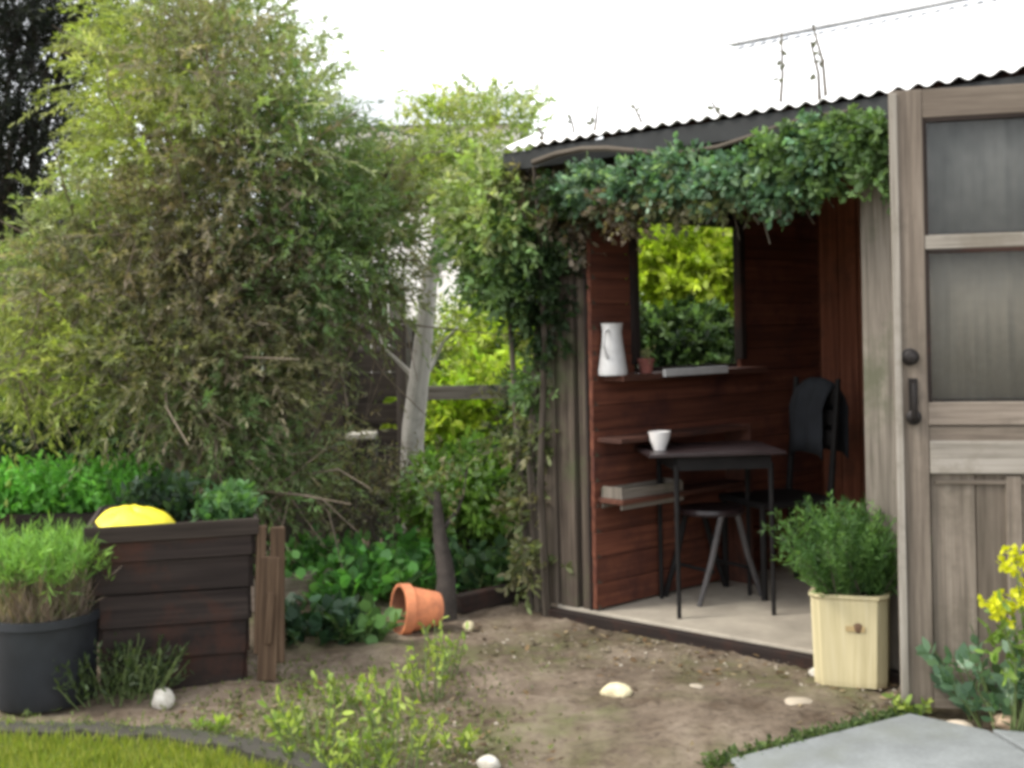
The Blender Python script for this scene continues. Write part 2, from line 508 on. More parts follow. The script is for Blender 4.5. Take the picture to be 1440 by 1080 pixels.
# kerb and lawn, bottom left
kp = [G(-160, 1030), G(0, 1034), G(120, 1036), G(230, 1042), G(330, 1058), G(420, 1082), G(500, 1118), G(560, 1180)]
kv = []; mb = MB()
fine = []
for i in range(len(kp) - 1):
    for q in np.linspace(0, 1, 7)[:-1]: fine.append(kp[i] * (1 - q) + kp[i + 1] * q)
fine.append(kp[-1])
prof = [(-.055, -.12), (-.05, .035), (-.03, .045), (.035, .040), (.05, .02), (.055, -.06)]
vs = []; fs = []
for i, p in enumerate(fine):
    t = nrm(fine[min(i + 1, len(fine) - 1)] - fine[max(i - 1, 0)]); sdv = V(-t[1], t[0], 0)
    jj = _rand(1, .004)[0]
    for (o, z) in prof: vs.append(p + sdv * o + UP * z + jj + _rand(1, .0015)[0])
k = len(prof)
for i in range(len(fine) - 1):
    for j in range(k - 1): fs.append((i * k + j, (i + 1) * k + j, (i + 1) * k + j + 1, i * k + j + 1))
mb.add(vs, fs, smooth=True)
tag(mb.build('kerb', M['kerb']), kind='structure')
lp = [G(-160, 1044), G(0, 1049), G(120, 1051), G(225, 1058), G(312, 1074), G(395, 1100), G(465, 1135), G(520, 1190)]
lawn = sheet('lawn', [V(*p[:2], 0) for p in lp] + [V(-.5, 2.6, 0), V(-3, 2.6, 0)], .012, .05, M['lawn'], bev=0)
fl = Fol()
N = 30000
q = RNG.uniform(0, 1, (N * 3, 2)); gx = -2.6 + q[:, 0] * 2.4; gy = 3.3 + q[:, 1] * 1.2
lx = np.array([p[0] for p in lp]); ly = np.array([p[1] for p in lp]); o_ = np.argsort(lx)
keep = gy < np.interp(gx, lx[o_], ly[o_]) + .01
gx, gy = gx[keep][:N], gy[keep][:N]
pos = np.stack([gx, gy, np.full(len(gx), .01)], -1)
fl.leaves(pos, _rand(len(pos), .35) + V(0, 0, 1), RNG.uniform(.02, .065, len(pos)), .10,
          np.array([(.22, .27, .035), (.18, .24, .04), (.28, .30, .06)])[RNG.integers(0, 3, len(pos))] * RNG.uniform(.7, 1.2, (len(pos), 1)))
tag(fl.build('grass', M['blade']), 'short yellow green lawn grass in front of the kerb', 'grass', kind='stuff')

# ------------------------------------------------------------------ the garden shed
A = G(780, 850, .05); B_ = G(1140, 915, .05)
fd = nrm((B_ - A) * V(1, 1, 0)); fn = V(-fd[1], fd[0], 0)          # along the front, and into the shed
A0 = V(A[0], A[1], 0)
def F(t, n=0.0, z=0.0): return A0 + fd * t + fn * n + UP * z
C0 = G(840, 849, .05); C1 = G(959, 821, .05)
wd = nrm((C1 - C0) * V(1, 1, 0)); wn = V(wd[1], -wd[0], 0)          # along the side wall, and towards the open room
W0 = F(.235)
def Wl(s, o=0.0, z=0.0): return W0 + wd * s + wn * o + UP * z
def s_at(px, o=0.0):
    x, _ = de(px, 500); r = x / FPX; Q = W0 + wn * o
    return (r * Q[1] - Q[0]) / (wd[0] - r * wd[1])
DEPTH = 1.85; EAVE = 2.227; OVER = .15
RIDGE = 3.02
def roofz(n): return EAVE + (RIDGE - EAVE) * (n + OVER) / (DEPTH + .1 + OVER)
shed = thing('garden_shed', F(1.2, .6), 'old open fronted wooden garden shed with pale corrugated roof and glazed door', 'shed')
# floor slab
mb = MB()
pts = [F(0.0, .0), F(3.6, .0), F(3.6, DEPTH), F(0.0, DEPTH)]
vs = [p + UP * .05 for p in pts] + [p - UP * .06 for p in pts]
mb.add(vs, [(0, 1, 2, 3), (0, 4, 5, 1), (1, 5, 6, 2), (2, 6, 7, 3), (3, 7, 4, 0)])
fs_ = mb.build('floor', M['floor'], shed, .006)
mb = MB(); mb.bar(F(-.05, -.03, .012), F(1.75, -.03, .012), .055, .05, side=fn, warp=.006)
mb.build('threshold', M['dark_wood'], shed, .004)
# posts by the opening
for (t0, t1) in ((-.085, .008), (.022, .125), (.150, .245)):
    c = (t0 + t1) / 2; mb = MB(); mb.bar(F(c, .02 + .01 * (t0 > .1), .05), F(c, .02 + .01 * (t0 > .1), 2.16), t1 - t0, .035, side=fd, warp=.006)
    mb.build('corner_board', M['corner_wood'], shed, .003)
mb = MB(); mb.bar(F(.13, .06, .05), F(.13, .06, 2.15), .16, .05, side=fd); mb.build('corner_post', M['dark_wood'], shed)
mb = MB(); mb.bar(F(1.685, .02, .03), F(1.685, .02, 2.16), .155, .045, side=fd, warp=.006)
mb.build('front_post', M['grey_wood'], shed, .004)
# lintel and fascia
mb = MB(); mb.bar(F(-.2, .03, 2.11), F(3.5, .03, 2.11), .10, .05, side=UP); mb.build('lintel', M['dark_wood'], shed)
mb = MB(); mb.bar(F(-.17, -.12, 2.165), F(3.5, -.12, 2.165), .085, .02, side=UP); mb.build('fascia', M['fascia'], shed)
# side wall of level boards with a square opening
sw0, sw1 = s_at(886), s_at(1036)
wz0, wz1 = 1.185, 1.87
WL = 1.85
def nof(p): return float(np.dot(p - A0, fn))
mb = MB(); z = .06; h = .118
while z < 2.9:
    zc = z + h / 2
    # where the roof is high enough for this board
    s_lo = 0.0
    for q in np.linspace(0, WL, 60):
        if roofz(nof(Wl(q))) - .03 < z + h: s_lo = q
        else: break
    segs = [(s_lo, WL)]
    if z + h > wz0 and z < wz1: segs = [(s_lo, sw0), (sw1, WL)]
    for a_, b_ in segs:
        if b_ - a_ > .03:
            mb.bar(Wl(a_, 0, zc), Wl(b_, 0, zc), h - .003, .022, side=UP + wn * .05)
    z += h
# battens that close the gaps
mb.build('side_wall', M['red_wood'], shed)
mb = MB()
for a_, b_, z0, z1 in ((0, sw0 - .01, .05, 2.1), (sw0 - .01, sw1 + .01, .05, wz0 - .02), (sw1 + .01, WL, .05, 2.45), (sw0, sw1, wz1 + .03, 2.3)):
    mb.bar(Wl((a_ + b_) / 2, -.03, z0), Wl((a_ + b_) / 2, -.03, z1), abs(b_ - a_), .012, side=wd)
mb.build('wall_lining', M['dark_wood'], shed)
wf = MB()
for (a_, b_) in ((Wl(sw0, .012, wz0), Wl(sw0, .012, wz1)), (Wl(sw1, .012, wz0), Wl(sw1, .012, wz1))):
    wf.bar(a_, b_, .04, .05, side=wd)
wf.bar(Wl(sw0 - .02, .013, wz1 + .02), Wl(sw1 + .02, .013, wz1 + .02), .04, .054, side=UP)
wf.build('window_frame', M['dark_wood'], shed, .003)
mb = MB(); mb.bar(Wl(sw0 - .22, .06, wz0 - .055), Wl(sw1 + .05, .06, wz0 - .055), .17, .03, side=wn)
mb.build('window_ledge', M['red_wall'], shed, .003)
mb = MB(); mb.bar(Wl(sw0 + .05, .155, wz0 - .04), Wl(sw0 + .52, .155, wz0 - .04), .018, .035, side=wn)
mb.build('ledge_strip', M['grey_white'], shed, .002)
for zz in (.845, .565):
    mb = MB(); mb.bar(Wl(.02, .09, zz), Wl(.95, .09, zz), .16, .022, side=wn); mb.build('shelf', M['red_wall'], shed, .003)
mb = MB(); mb.bar(Wl(.97, .09, .05), Wl(.97, .09, .86), .16, .022, side=wn); mb.build('shelf_end', M['red_wall'], shed, .003)
# back wall of upright boards
mb = MB()
tb0 = float(np.dot(Wl(WL) - A0, fd)) - .1
q = tb0; wdt = .115
while q < 1.80:
    mb.bar(F(q + wdt / 2, DEPTH - .03, .05), F(q + wdt / 2, DEPTH - .03 + random.uniform(-.004, .004), roofz(DEPTH) - .05), wdt - .006, .022, side=fd)
    q += wdt
mb.build('back_wall', M['back_wood_lit'], shed)
mb = MB(); mb.bar(F(3.6 / 2 + .2, DEPTH + .02, .0), F(3.6 / 2 + .2, DEPTH + .02, roofz(DEPTH) - .06), 3.3, .012, side=fd); mb.build('back_lining', M['dark_wood'], shed)
# partition, right part front and end
mb = MB()
for k in range(15):
    n0 = .05 + k * .12
    if n0 + .11 > DEPTH - .06: break
    mb.bar(F(1.62, n0 + .06, .05), F(1.62, n0 + .06, roofz(n0) - .05), .114, .022, side=fn)
mb.build('partition', M['red_wall'], shed)
DL = G(1264, 1000); DD = nrm(V(.977, -.213, 0))
# hinge point where the door line meets the front
mtx = np.array([[fd[0], -DD[0]], [fd[1], -DD[1]]]); rhs = (DL - A0)[:2]
th_, u_h = np.linalg.solve(mtx, rhs)
DW = float(u_h) if u_h > 0 else .85
print('hinge t', th_, 'door width', DW, 'lead', DL)
mb = MB(); q = th_ + .03
while q < 3.55:
    mb.bar(F(q + .06, .01, .02), F(q + .06, .01, 2.14), .114, .025, side=fd); q += .12
mb.build('front_cladding', M['grey_wood'], shed)
mb = MB(); mb.bar(F(3.6, DEPTH / 2, .02), F(3.6, DEPTH / 2, 2.15), DEPTH, .03, side=fn); mb.build('end_wall', M['grey_wood'], shed)
mb = MB(); mb.bar(F(1.79, .045, .03), F(1.79, .045, 2.1), .055, .05, side=fd); mb.build('door_jamb', M['grey_wood'], shed)

# corrugated roof
t_l, t_r = -.17, 3.75
nc = int((t_r - t_l) / .076 * 10)
vs = []; NR = 9
for j in range(NR):
    for i in range(nc + 1):
        t = t_l + (t_r - t_l) * i / nc
        n_ = -OVER + (DEPTH + .1 + OVER) * j / (NR - 1)
        z = roofz(n_) + .012 * math.sin(2 * math.pi * t / .076) * .75 + .004 * math.sin(t * 3.1 + j)
        vs.append(F(t, n_, z))
fs = [(j * (nc + 1) + i, j * (nc + 1) + i + 1, (j + 1) * (nc + 1) + i + 1, (j + 1) * (nc + 1) + i) for j in range(NR - 1) for i in range(nc)]
mb = MB(); mb.add(vs, fs, smooth=True)
ro = mb.build('roof', M['tin'], shed, auto=False); sm = ro.modifiers.new('thick', 'SOLIDIFY'); sm.thickness = .004; sm.offset = -1
mb = MB(); ridge_n = DEPTH + .1
mb.bar(F(t_l - .02, ridge_n - .05, roofz(ridge_n) + .018), F(t_r, ridge_n - .05, roofz(ridge_n) + .018), .09, .010, side=fn)
mb.build('ridge_cap', plain('ridge_lead', (.55, .55, .55), .6), ro)
mb = MB()
for t in np.linspace(0, 3.5, 8):
    mb.bar(F(t, -.08, roofz(-.08) - .07), F(t, DEPTH, roofz(DEPTH) - .07), .045, .08, side=fd)
mb.build('rafters', M['dark_wood'], shed)

# door ajar
door = thing('door', DL, None, None); door.parent = shed; door.location = tuple(DL - V(*shed.location))
DN = V(DD[1], -DD[0], 0)          # towards the garden
DN = DN if DN[1] < 0 else -DN
def D(u, z, o=0.0): return DL + DD * u + UP * z + DN * o
DB, DT = .02, 2.175
mb = MB()
mb.bar(D(.055, DB), D(.055, DT), .11, .045, side=DD); mb.bar(D(DW - .055, DB), D(DW - .055, DT), .11, .045, side=DD)
for (z0, z1) in ((2.075, DT), (1.005, 1.085), (DB, .17)):
    mb.bar(D(.11, (z0 + z1) / 2), D(DW - .11, (z0 + z1) / 2), z1 - z0, .043, side=UP)
mb.build('door_frame', M['door_wood'], door, .004)
mb = MB(); mb.bar(D(.11, 1.642), D(DW - .11, 1.642), .05, .040, side=UP); mb.build('glazing_bar', M['door_pale'], door, .004)
mb = MB()   # raised edge strip on the lead side, seen as a second paler line
mb.bar(D(.012, DB + .01, .028), D(.012, DT - .01, .028), .026, .014, side=DD)
mb.build('edge_strip', M['door_pale'], door, .003)
mb = MB(); mb.bar(D(.112, .895, .012), D(DW - .112, .895, .012), .115, .03, side=UP); mb.build('lock_rail', M['door_pale'], door, .004)
mb = MB()
mb.bar(D(.11, .965), D(DW - .11, .965), .075, .034, side=UP)
mb.build('drip_rail', M['door_wood'], door, .004)
# lower panel: boards with a groove and bead
mb = MB()
q = .112
while q < DW - .115:
    wq = min(.15, DW - .112 - q); mb.bar(D(q + wq / 2, .17, -.004), D(q + wq / 2, .835, -.004), wq - .004, .018, side=DD); q += wq
mb.build('lower_panel', M['door_wood'], door, .002)
mb = MB()
for (u0, u1, z0, z1) in ((.13, .37, .80, .815), (.40, DW - .13, .80, .815)):
    mb.bar(D(u0, (z0 + z1) / 2, .010), D(u1, (z0 + z1) / 2, .010), .014, .012, side=UP)
mb.bar(D(.385, .18, .010), D(.385, .83, .010), .05, .02, side=DD)
mb.build('panel_moulding', M['door_wood'], door, .002)
for nm, z0, z1, cm in (('upper', 1.667, 2.075, 'net_up'), ('lower', 1.085, 1.617, 'net_low')):
    mb = MB(); mb.bar(D(.11, (z0 + z1) / 2, .0), D(DW - .11, (z0 + z1) / 2, .0), z1 - z0, .004, side=UP)
    mb.build('glass_pane', M['glass'], door)
    # pleated net behind the pane
    vs = []; fs = []; n_ = 90
    for j in range(2):
        for i in range(n_ + 1):
            u = .112 + (DW - .224) * i / n_
            vs.append(D(u, z0 + .01 + (z1 - z0 - .02) * j, -.035 + .004 * math.sin(i * .31 + 2 * math.sin(i * .11)) + .002 * math.sin(i * .9)))
    fs = [(i, i + 1, n_ + 2 + i, n_ + 1 + i) for i in range(n_)]
    mb = MB(); mb.add(vs, fs, smooth=True); cb = mb.build('net_curtain', M[cm], door, auto=False)
    cb.modifiers.new('t', 'SOLIDIFY').thickness = .001
    mb = MB()
    for (a_, b_) in ((D(.116, z0, .012), D(.116, z1, .012)),): mb.bar(a_, b_, .014, .014, side=DD)
    mb.bar(D(.11, z1 - .007, .012), D(DW - .11, z1 - .007, .012), .014, .014, side=UP)
    mb.build('glazing_bead', M['dark_wood'], door)
# handle
mb = MB()
hz0, hz1 = 1.065, 1.245
mb.lathe(D(.052, hz1, .022), [(0.0, .0), (.030, .0), (.030, .006), (.012, .010), (.010, .034), (.022, .042), (.026, .054), (.018, .066), (0, .07)], 16, axis=DN)
mb.build('door_knob', M['iron'], door)
mb = MB()
mb.bar(D(.060, hz0 - .055, .026), D(.060, hz0 + .105, .026), .030, .006, side=DD)
mb.tube([D(.060, hz0 + .09, .03), D(.060, hz0 + .085, .06), D(.060, hz0 + .03, .072), D(.060, hz0 - .03, .06), D(.060, hz0 - .04, .03)], [.009, .010, .012, .010, .009], 8)
mb.lathe(D(.060, hz0 - .03, .03), [(0, 0), (.026, 0), (.026, .008), (.016, .016), (0, .018)], 14, axis=DN)
mb.build('door_handle', M['iron'], door)
for z in (.35, 1.15, 1.9):
    mb = MB(); mb.tube([D(DW - .003, z, .028), D(DW - .003, z + .09, .028)], .008, 8); mb.build('hinge', M['iron'], door)

# ------------------------------------------------------------------ things in the shed
def lathething(name, base, prof, mat, label, cat, n=24, **k):
    mb = MB(); mb.lathe(base, prof, n, **k); o = mb.build(name, mat); tag(o, label, cat); return o
lz = wz0 - .055 + .015
# pale flared jug on the ledge
sj = s_at(858, .07)
jug = thing('jug', Wl(sj, .07, lz), 'pale flared enamel jug standing on the window ledge', 'jug')
mb = MB(); b0 = Wl(sj, .07, lz)
mb.lathe(b0, [(0, 0), (.066, 0), (.068, .02), (.060, .07), (.048, .15), (.044, .20), (.050, .235), (.052, .24), (.046, .235), (.040, .20), (.040, .1), (0, .02)], 24)
mb.build('body', M['grey_white'], jug)
mb = MB(); hx = nrm(-wd * .9 + wn * .3)
mb.tube([b0 + hx * .045 + UP * .21, b0 + hx * .085 + UP * .20, b0 + hx * .095 + UP * .14, b0 + hx * .058 + UP * .08], .007, 8)
mb.build('handle', M['grey_white'], jug)
sr = s_at(905, .08)
rp = thing('plant_pot', Wl(sr, .08, lz), 'small dull red clay pot with a dry sprig on the window ledge', 'pot')
mb = MB(); mb.lathe(Wl(sr, .08, lz), [(0, 0), (.028, 0), (.038, .055), (.042, .055), (.042, .07), (.034, .07), (.030, .02), (0, .02)], 18)
mb.build('pot', plain('dull_red_clay', (.20, .07, .055), .9), rp)
fl = Fol(); st = np.repeat(Wl(sr, .08, lz + .05)[None], 14, 0); fl.shoots(st, _rand(14, .3) + V(0, 0, 1), .07, 9, .022, .3, PK)
fl.build('sprig', M['leaf'], rp)
# bowl on the shelf in the white
TH = 0.80
def prop_table():
    c1 = G(952, 870, .05); c2 = G(1085, 865, .05)
    fr = nrm((c2 - c1) * V(1, 1, 0)); bk = V(-fr[1], fr[0], 0)
    L = np.linalg.norm(c2 - c1); Wd = .42
    root = thing('table', (c1 + c2) / 2 + bk * Wd / 2, 'small dark table with slender legs inside the shed', 'table')
    cc = (c1 + c2) / 2 + bk * Wd / 2
    mb = MB(); n_ = 5
    for k in range(n_):
        o = bk * ((k + .5) / n_ - .5) * (Wd + .1)
        mb.bar(cc - fr * (L / 2 + .13) + o + UP * (TH - .062), cc + fr * (L / 2 + .06) + o + UP * (TH - .062), (Wd + .1) / n_ - .002, .016, side=bk)
    mb.build('table_top', M['table_top'], root, .003)
    mb = MB()
    for e in (-1, 1): mb.bar(cc - fr * L / 2 + bk * e * Wd / 2 + UP * (TH - .105), cc + fr * L / 2 + bk * e * Wd / 2 + UP * (TH - .105), .06, .018, side=UP)
    for e in (-1, 1): mb.bar(cc + fr * e * L / 2 - bk * (Wd / 2 - .02) + UP * (TH - .105), cc + fr * e * L / 2 + bk * (Wd / 2 - .02) + UP * (TH - .105), .06, .018, side=UP)
    mb.build('apron', M['black'], root)
    for i in (-1, 1):
        for j in (-1, 1):
            mb = MB(); f_ = cc + fr * i * L / 2 + bk * j * Wd / 2
            mb.tube([f_, f_ + UP * .3, f_ + UP * (TH - .11)], [.010, .011, .013], 8); mb.build('leg', M['black'], root)
    mb = MB()   # A shaped cast side under the front edge
    top = cc - bk * (Wd / 2 - .05) + UP * .42 + fr * .0
    return cc, fr, bk, L, Wd
cc, fr, bk, TL, TW = prop_table()
sb = cc - fr * (TL / 2 - .0) - bk * .03 + UP * (TH - .054)
bowl_c = P(895, 637, 5.95)
lathething('cup', V(cc[0], cc[1], cc[2]) - fr * (TL / 2 + .045) - bk * .06 + UP * (TH - .054),
           [(0, 0), (.026, 0), (.028, .006), (.044, .045), (.052, .085), (.047, .085), (.036, .04), (0, .012)],
           M['white_pot'], 'small white cup on the left end of the shed table', 'cup')
# folding stool with crossed legs under the table
ft1 = G(980, 853, .05); ft2 = G(1068, 838, .05)
sc_ = (ft1 + ft2) / 2
stool = thing('stool', sc_, 'low dark stool with splayed legs standing under the shed table', 'stool')
sfr = nrm((ft2 - ft1) * V(1, 1, 0)); sbk = V(-sfr[1], sfr[0], 0)
LL = np.linalg.norm(ft2 - ft1)
for j in (0, 1):
    o = sbk * (j * .26)
    for f_, e in ((ft1, 1), (ft2, -1)):
        mb = MB(); tp = sc_ * V(1, 1, 0) + o - sfr * e * .05 + UP * .46
        fo = f_ * V(1, 1, 0) + o + UP * .05
        mb.tube([fo, (fo + tp) / 2 + sfr * e * .01, tp], [.013, .015, .015], 8); mb.build('leg', M['black'] if j else plain('worn_grey_paint', (.07, .065, .065), .6), stool)
mb = MB(); mb.lathe(sc_ * V(1, 1, 0) + sbk * .13 + UP * .455, [(0, 0), (.15, 0), (.16, .012), (.155, .03), (0, .034)], 24); mb.build('seat', M['table_top'], stool)
mb = MB(); mb.tube([ft1 * V(1, 1, 0) + sfr * .09 + UP * .2 + sbk * .0, ft1 * V(1, 1, 0) + sfr * .09 + UP * .2 + sbk * .26], .009, 6); mb.tube([ft2 * V(1, 1, 0) - sfr * .09 + UP * .2, ft2 * V(1, 1, 0) - sfr * .09 + UP * .2 + sbk * .26], .009, 6)
mb.build('stretcher', M['black'], stool)
# chair to the right of the table, facing left
ch = G(1070, 846, .05); cf = nrm(V(-.80, -.30, 0)); cs = V(-cf[1], cf[0], 0)
chair = thing('chair', ch, 'black high backed chair to the right of the shed table', 'chair')
cb_ = V(ch[0], ch[1], 0)
seat_z = .50
for i in (0, 1):
    for j in (0, 1):
        mb = MB(); foot = cb_ - cf * (.02 + .38 * (1 - i)) + cs * (-.02 - .36 * j)
        foot = foot + UP * .05
        if i: mb.tube([foot, foot + UP * (seat_z - .06)], .016, 8)
        else: mb.tube([foot - cf * .04, foot + UP * (seat_z - .05), foot - cf * .06 + UP * 1.04], [.016, .018, .014], 8)
        mb.build('leg', M['black'], chair)
mb = MB(); mb.bar(cb_ + cf * 0 - cs * .20 + UP * seat_z, cb_ - cf * .42 - cs * .20 + UP * seat_z, .42, .035, side=cs); mb.build('seat', M['black'], chair, .012)
for zz in (1.00, .90, .80):
    mb = MB(); mb.bar(cb_ - cf * (.435 + (zz - .9) * .12) - cs * .02 + UP * zz, cb_ - cf * (.435 + (zz - .9) * .12) - cs * .38 + UP * zz, .075, .016, side=UP)
    mb.build('back_slat', M['black'], chair, .004)
# dark coat hung over the chair back
mb = MB(); n1, n2 = 16, 14; vs = []
for j in range(n2 + 1):
    v_ = j / n2
    for i in range(n1 + 1):
        u_ = i / n1
        ang = v_ * 2 - 1
        zz = 1.085 - .36 * abs(ang) ** 1.4 - .03 * (2 * u_ - 1) ** 4
        oo = .075 * (1 if ang > 0 else -1) * min(1, abs(ang) * 2.5) + .007 * math.sin(u_ * 14 + v_ * 4)
        vs.append(cb_ - cf * (.45 + oo) - cs * (.04 + .28 * u_) + UP * zz)
mb.add(vs, [(j * (n1 + 1) + i, j * (n1 + 1) + i + 1, (j + 1) * (n1 + 1) + i + 1, (j + 1) * (n1 + 1) + i) for j in range(n2) for i in range(n1)], smooth=True)
coat = mb.build('coat', M['dark_cloth'], auto=False); tag(coat, 'dark coat hung over the back of the black chair', 'coat')
coat.modifiers.new('t', 'SOLIDIFY').thickness = .008
# pale shallow crate on the low shelf
cr = thing('crate', Wl(.27, .09, .32), 'shallow pale grey wooden crate on the low shelf beside the corner post', 'crate')
for zz, h_ in ((.455, .045), (.40, .03)):
    for o in (.03, .15):
        mb = MB(); mb.bar(Wl(.03, o, zz + .145), Wl(.46, o, zz + .145), h_, .008, side=UP); mb.build('slat', M['grey_wood'], cr)
for q in (.04, .45):
    mb = MB(); mb.bar(Wl(q, .09, .578), Wl(q, .09, .63), .12, .012, side=wn); mb.build('end_board', M['grey_wood'], cr)
mb = MB(); mb.bar(Wl(.04, .09, .58), Wl(.45, .09, .58), .115, .006, side=wn); mb.build('base', M['grey_wood'], cr)

# ------------------------------------------------------------------ cream planter with bushy herb
pc = G(1196, 953)
pl = thing('planter', pc, 'square cream wooden planter with a bushy green herb beside the door', 'planter')
mb = MB(); e1 = nrm(V(math.cos(R(-20)), math.sin(R(-20)), 0)); e2 = V(-e1[1], e1[0], 0)
hw, hb, hh = .142, .132, .345
def ring(r, z, ch_=.035):
    return [pc + e1 * (a * r) + e2 * (b * r) + UP * z for a, b in
            ((-1 + ch_ / r, -1), (1 - ch_ / r, -1), (1, -1 + ch_ / r), (1, 1 - ch_ / r), (1 - ch_ / r, 1), (-1 + ch_ / r, 1), (-1, 1 - ch_ / r), (-1, -1 + ch_ / r))]
rs = [ring(hb, 0), ring(hb + .002, .02), ring(hw, hh - .015), ring(hw + .006, hh - .012), ring(hw + .006, hh), ring(hw - .016, hh), ring(hw - .018, hh - .05)]
vs = [p for r_ in rs for p in r_]
for k, p in enumerate(vs):
    if k >= 32: pass
fs = []; uvs = []
for i in range(len(rs) - 1):
    for k in range(8):
        f = (i * 8 + k, i * 8 + (k + 1) % 8, (i + 1) * 8 + (k + 1) % 8, (i + 1) * 8 + k); fs.append(f)
        uvs.append([(vs[q][2], k * 1.7 + (0 if m in (0, 3) else .24)) for m, q in enumerate(f)])
mb.add(vs, fs, uvs); mb.build('pot', M['cream'], pl, .004)
mb = MB(); mb.add(ring(hw - .017, hh - .04), [tuple(range(8))]); mb.build('soil', M['soil'], pl)
mb = MB(); kc = pc - e2 * (hb + .008) + e1 * .035 + UP * .225; mb.lathe(kc, [(0, .004), (.013, .004), (.020, .0)], 14, axis=-e2); mb.build('knot', M['knot'], pl)
mb = MB(); mb.bar(pc - e2 * (hb + .0105) - e1 * .01 + UP * .222, pc - e2 * (hb + .0105) + e1 * .06 + UP * .222, .02, .002, side=UP); mb.build('worn_mark', plain('worn_mark', (.42, .31, .15), .8), pl)
fl = Fol(); n_ = 420
st = pc + UP * (hh - .05) + RNG.uniform(-.09, .09, (n_, 3)) * V(1, 1, .1)
dirs = (st - pc) * V(1, 1, 0) * 2.3 + _rand(n_, .33) * V(1, 1, .3) + V(0, 0, 1)
fl.shoots(st, dirs, .355, 46, .034, .16, [(.08, .16, .045), (.10, .20, .055), (.05, .11, .035), (.13, .24, .07)], .25, .75, t0=.15, var=.45)
fl.build('foliage', M['leaf'], pl)
mb = MB()
for k in range(26):
    p0 = st[k]; mb.tube([p0, p0 + nrm(dirs[k]) * .25], [.004, .002], 5)
mb.build('stems', M['twig'], pl)

# ------------------------------------------------------------------ roof and corner climbers
def climber(name, label, lob, stems, pal_shape=OVATE):
    root = thing(name, stems[0][0][0], label, 'climbing plant')
    fl = Fol()
    for (c, r, n, nl, ln, lf, wr, pal, kw) in lob: fl.lobe(c, r, n, nl, ln, lf, wr, pal, **kw)
    mb = MB()
    for pts, r0 in stems: mb.tube(pts, list(np.linspace(r0, r0 * .35, len(pts))), 7)
    mb.build('stem', M['bark'], root)
    return root, fl
lob = []
def fyz(px, py, o=-.17):
    """point in the upright plane of the shed front (o metres out of it) seen at this place"""
    x, y = de(px, py); r = x / FPX; O = A0 + fn * o
    t = (r * O[1] - O[0]) / (fd[0] - r * fd[1]); Q = O + fd * t
    return V(Q[0], Q[1], CAM_H - y / FPX * Q[1])
for (px, py, rr, n, pal) in ((800, 262, .08, 60, DG), (835, 258, .10, 100, BG), (900, 250, .11, 130, BG), (955, 240, .12, 140, BG), (1010, 245, .11, 120, BG),
                        (1060, 240, .10, 110, BG), (1105, 212, .10, 110, MG), (1150, 196, .10, 100, BG), (1190, 188, .09, 90, MG), (1225, 190, .075, 70, MG), (1235, 235, .06, 40, MG),
                        (1100, 260, .09, 80, BG), (1140, 235, .08, 60, MG), (950, 270, .09, 60, OL), (870, 280, .08, 60, BR), (890, 305, .05, 26, BR),
                        (780, 262, .06, 30, DG), (1010, 275, .07, 50, OL)):
    lob.append((fyz(px, py + 4), (rr * 1.05, rr * .6, rr * .62), int(n * 1.25), 9, .09, .031, .60, pal, dict(up=-.15, droop=1.8, shape=OVATE, var=.4)))
ts = [F(t, -.16, 2.13 + .04 * math.sin(t * 5)) for t in np.linspace(.05, 1.65, 12)]
root, fl = climber('climbing_vine', 'leafy green climber trailing along the front edge of the shed roof', lob,
    [([F(-.02, -.05, .0), F(-.03, -.07, .6), F(.0, -.05, 1.3), F(.02, -.1, 1.9), F(.05, -.16, 2.12)], .022), (ts, .016)])
# a few shoots standing up above the eave
sp = [fyz(px, py, -.1) for px, py in ((1090, 165), (1150, 150), (1160, 140), (800, 200), (825, 195), (900, 190), (1010, 175), (760, 205))]
hs = [.34, .26, .30, .12, .16, .13, .10, .10]
mb = MB()
for p, h_ in zip(sp, hs):
    e = p + V(random.uniform(-.05, .05), .02, h_); mb.tube([p - UP * .08, (p + e) / 2 + V(.012, 0, 0), e], [.008, .006, .004], 5)
    k = max(3, int(h_ * 26)); tt = RNG.uniform(.35, 1, k)[:, None]; pp = p + (e - p) * tt
    fl.leaves(pp, _rand(k) + V(0, 0, .3), np.full(k, .035), .6, np.tile((.10, .10, .09), (k, 1)), OVATE)
# hanging thin twigs below
for k in range(60):
    px = random.uniform(820, 1130); p = fyz(px, random.uniform(225, 260), -.15 + random.uniform(-.05, .1))
    e = p + V(random.uniform(-.12, .12), random.uniform(-.05, .08), -random.uniform(.08, .26)); mb.tube([p, (p + e) / 2 + _rand(1, .02)[0], e], .0028, 4)
mb.build('twigs', M['twig'], root)
fl.build('foliage', M['leaf'], root)
# branch stub and wire seen over the roof
# climber around the left corner of the shed
lob = []
for (px, py, Yd, rr, n, pal) in ((690, 300, 6.0, .18, 210, LG), (668, 360, 6.1, .12, 110, MG), (705, 370, 6.0, .15, 190, MG), (745, 330, 5.95, .14, 170, MG), (762, 400, 5.95, .11, 160, DG), (720, 410, 6.0, .08, 80, MG),
        (780, 350, 5.95, .12, 150, DG), (770, 460, 5.95, .08, 80, DG), (748, 540, 6.0, .05, 45, MG), (742, 620, 6.0, .05, 40, OL), (742, 700, 6.0, .06, 45, OL), (745, 790, 6.0, .06, 50, OL),
        (800, 300, 5.8, .09, 100, BR), (670, 270, 6.1, .15, 130, LG), (740, 270, 6.0, .10, 100, BR)):
    lob.append((P(px, py, Yd), (rr, rr, rr * 1.05), n, 11, .13, .042, .45, pal, dict(up=-.1, droop=1.2, shape=OVATE, var=.4)))
b0 = G(756, 860)
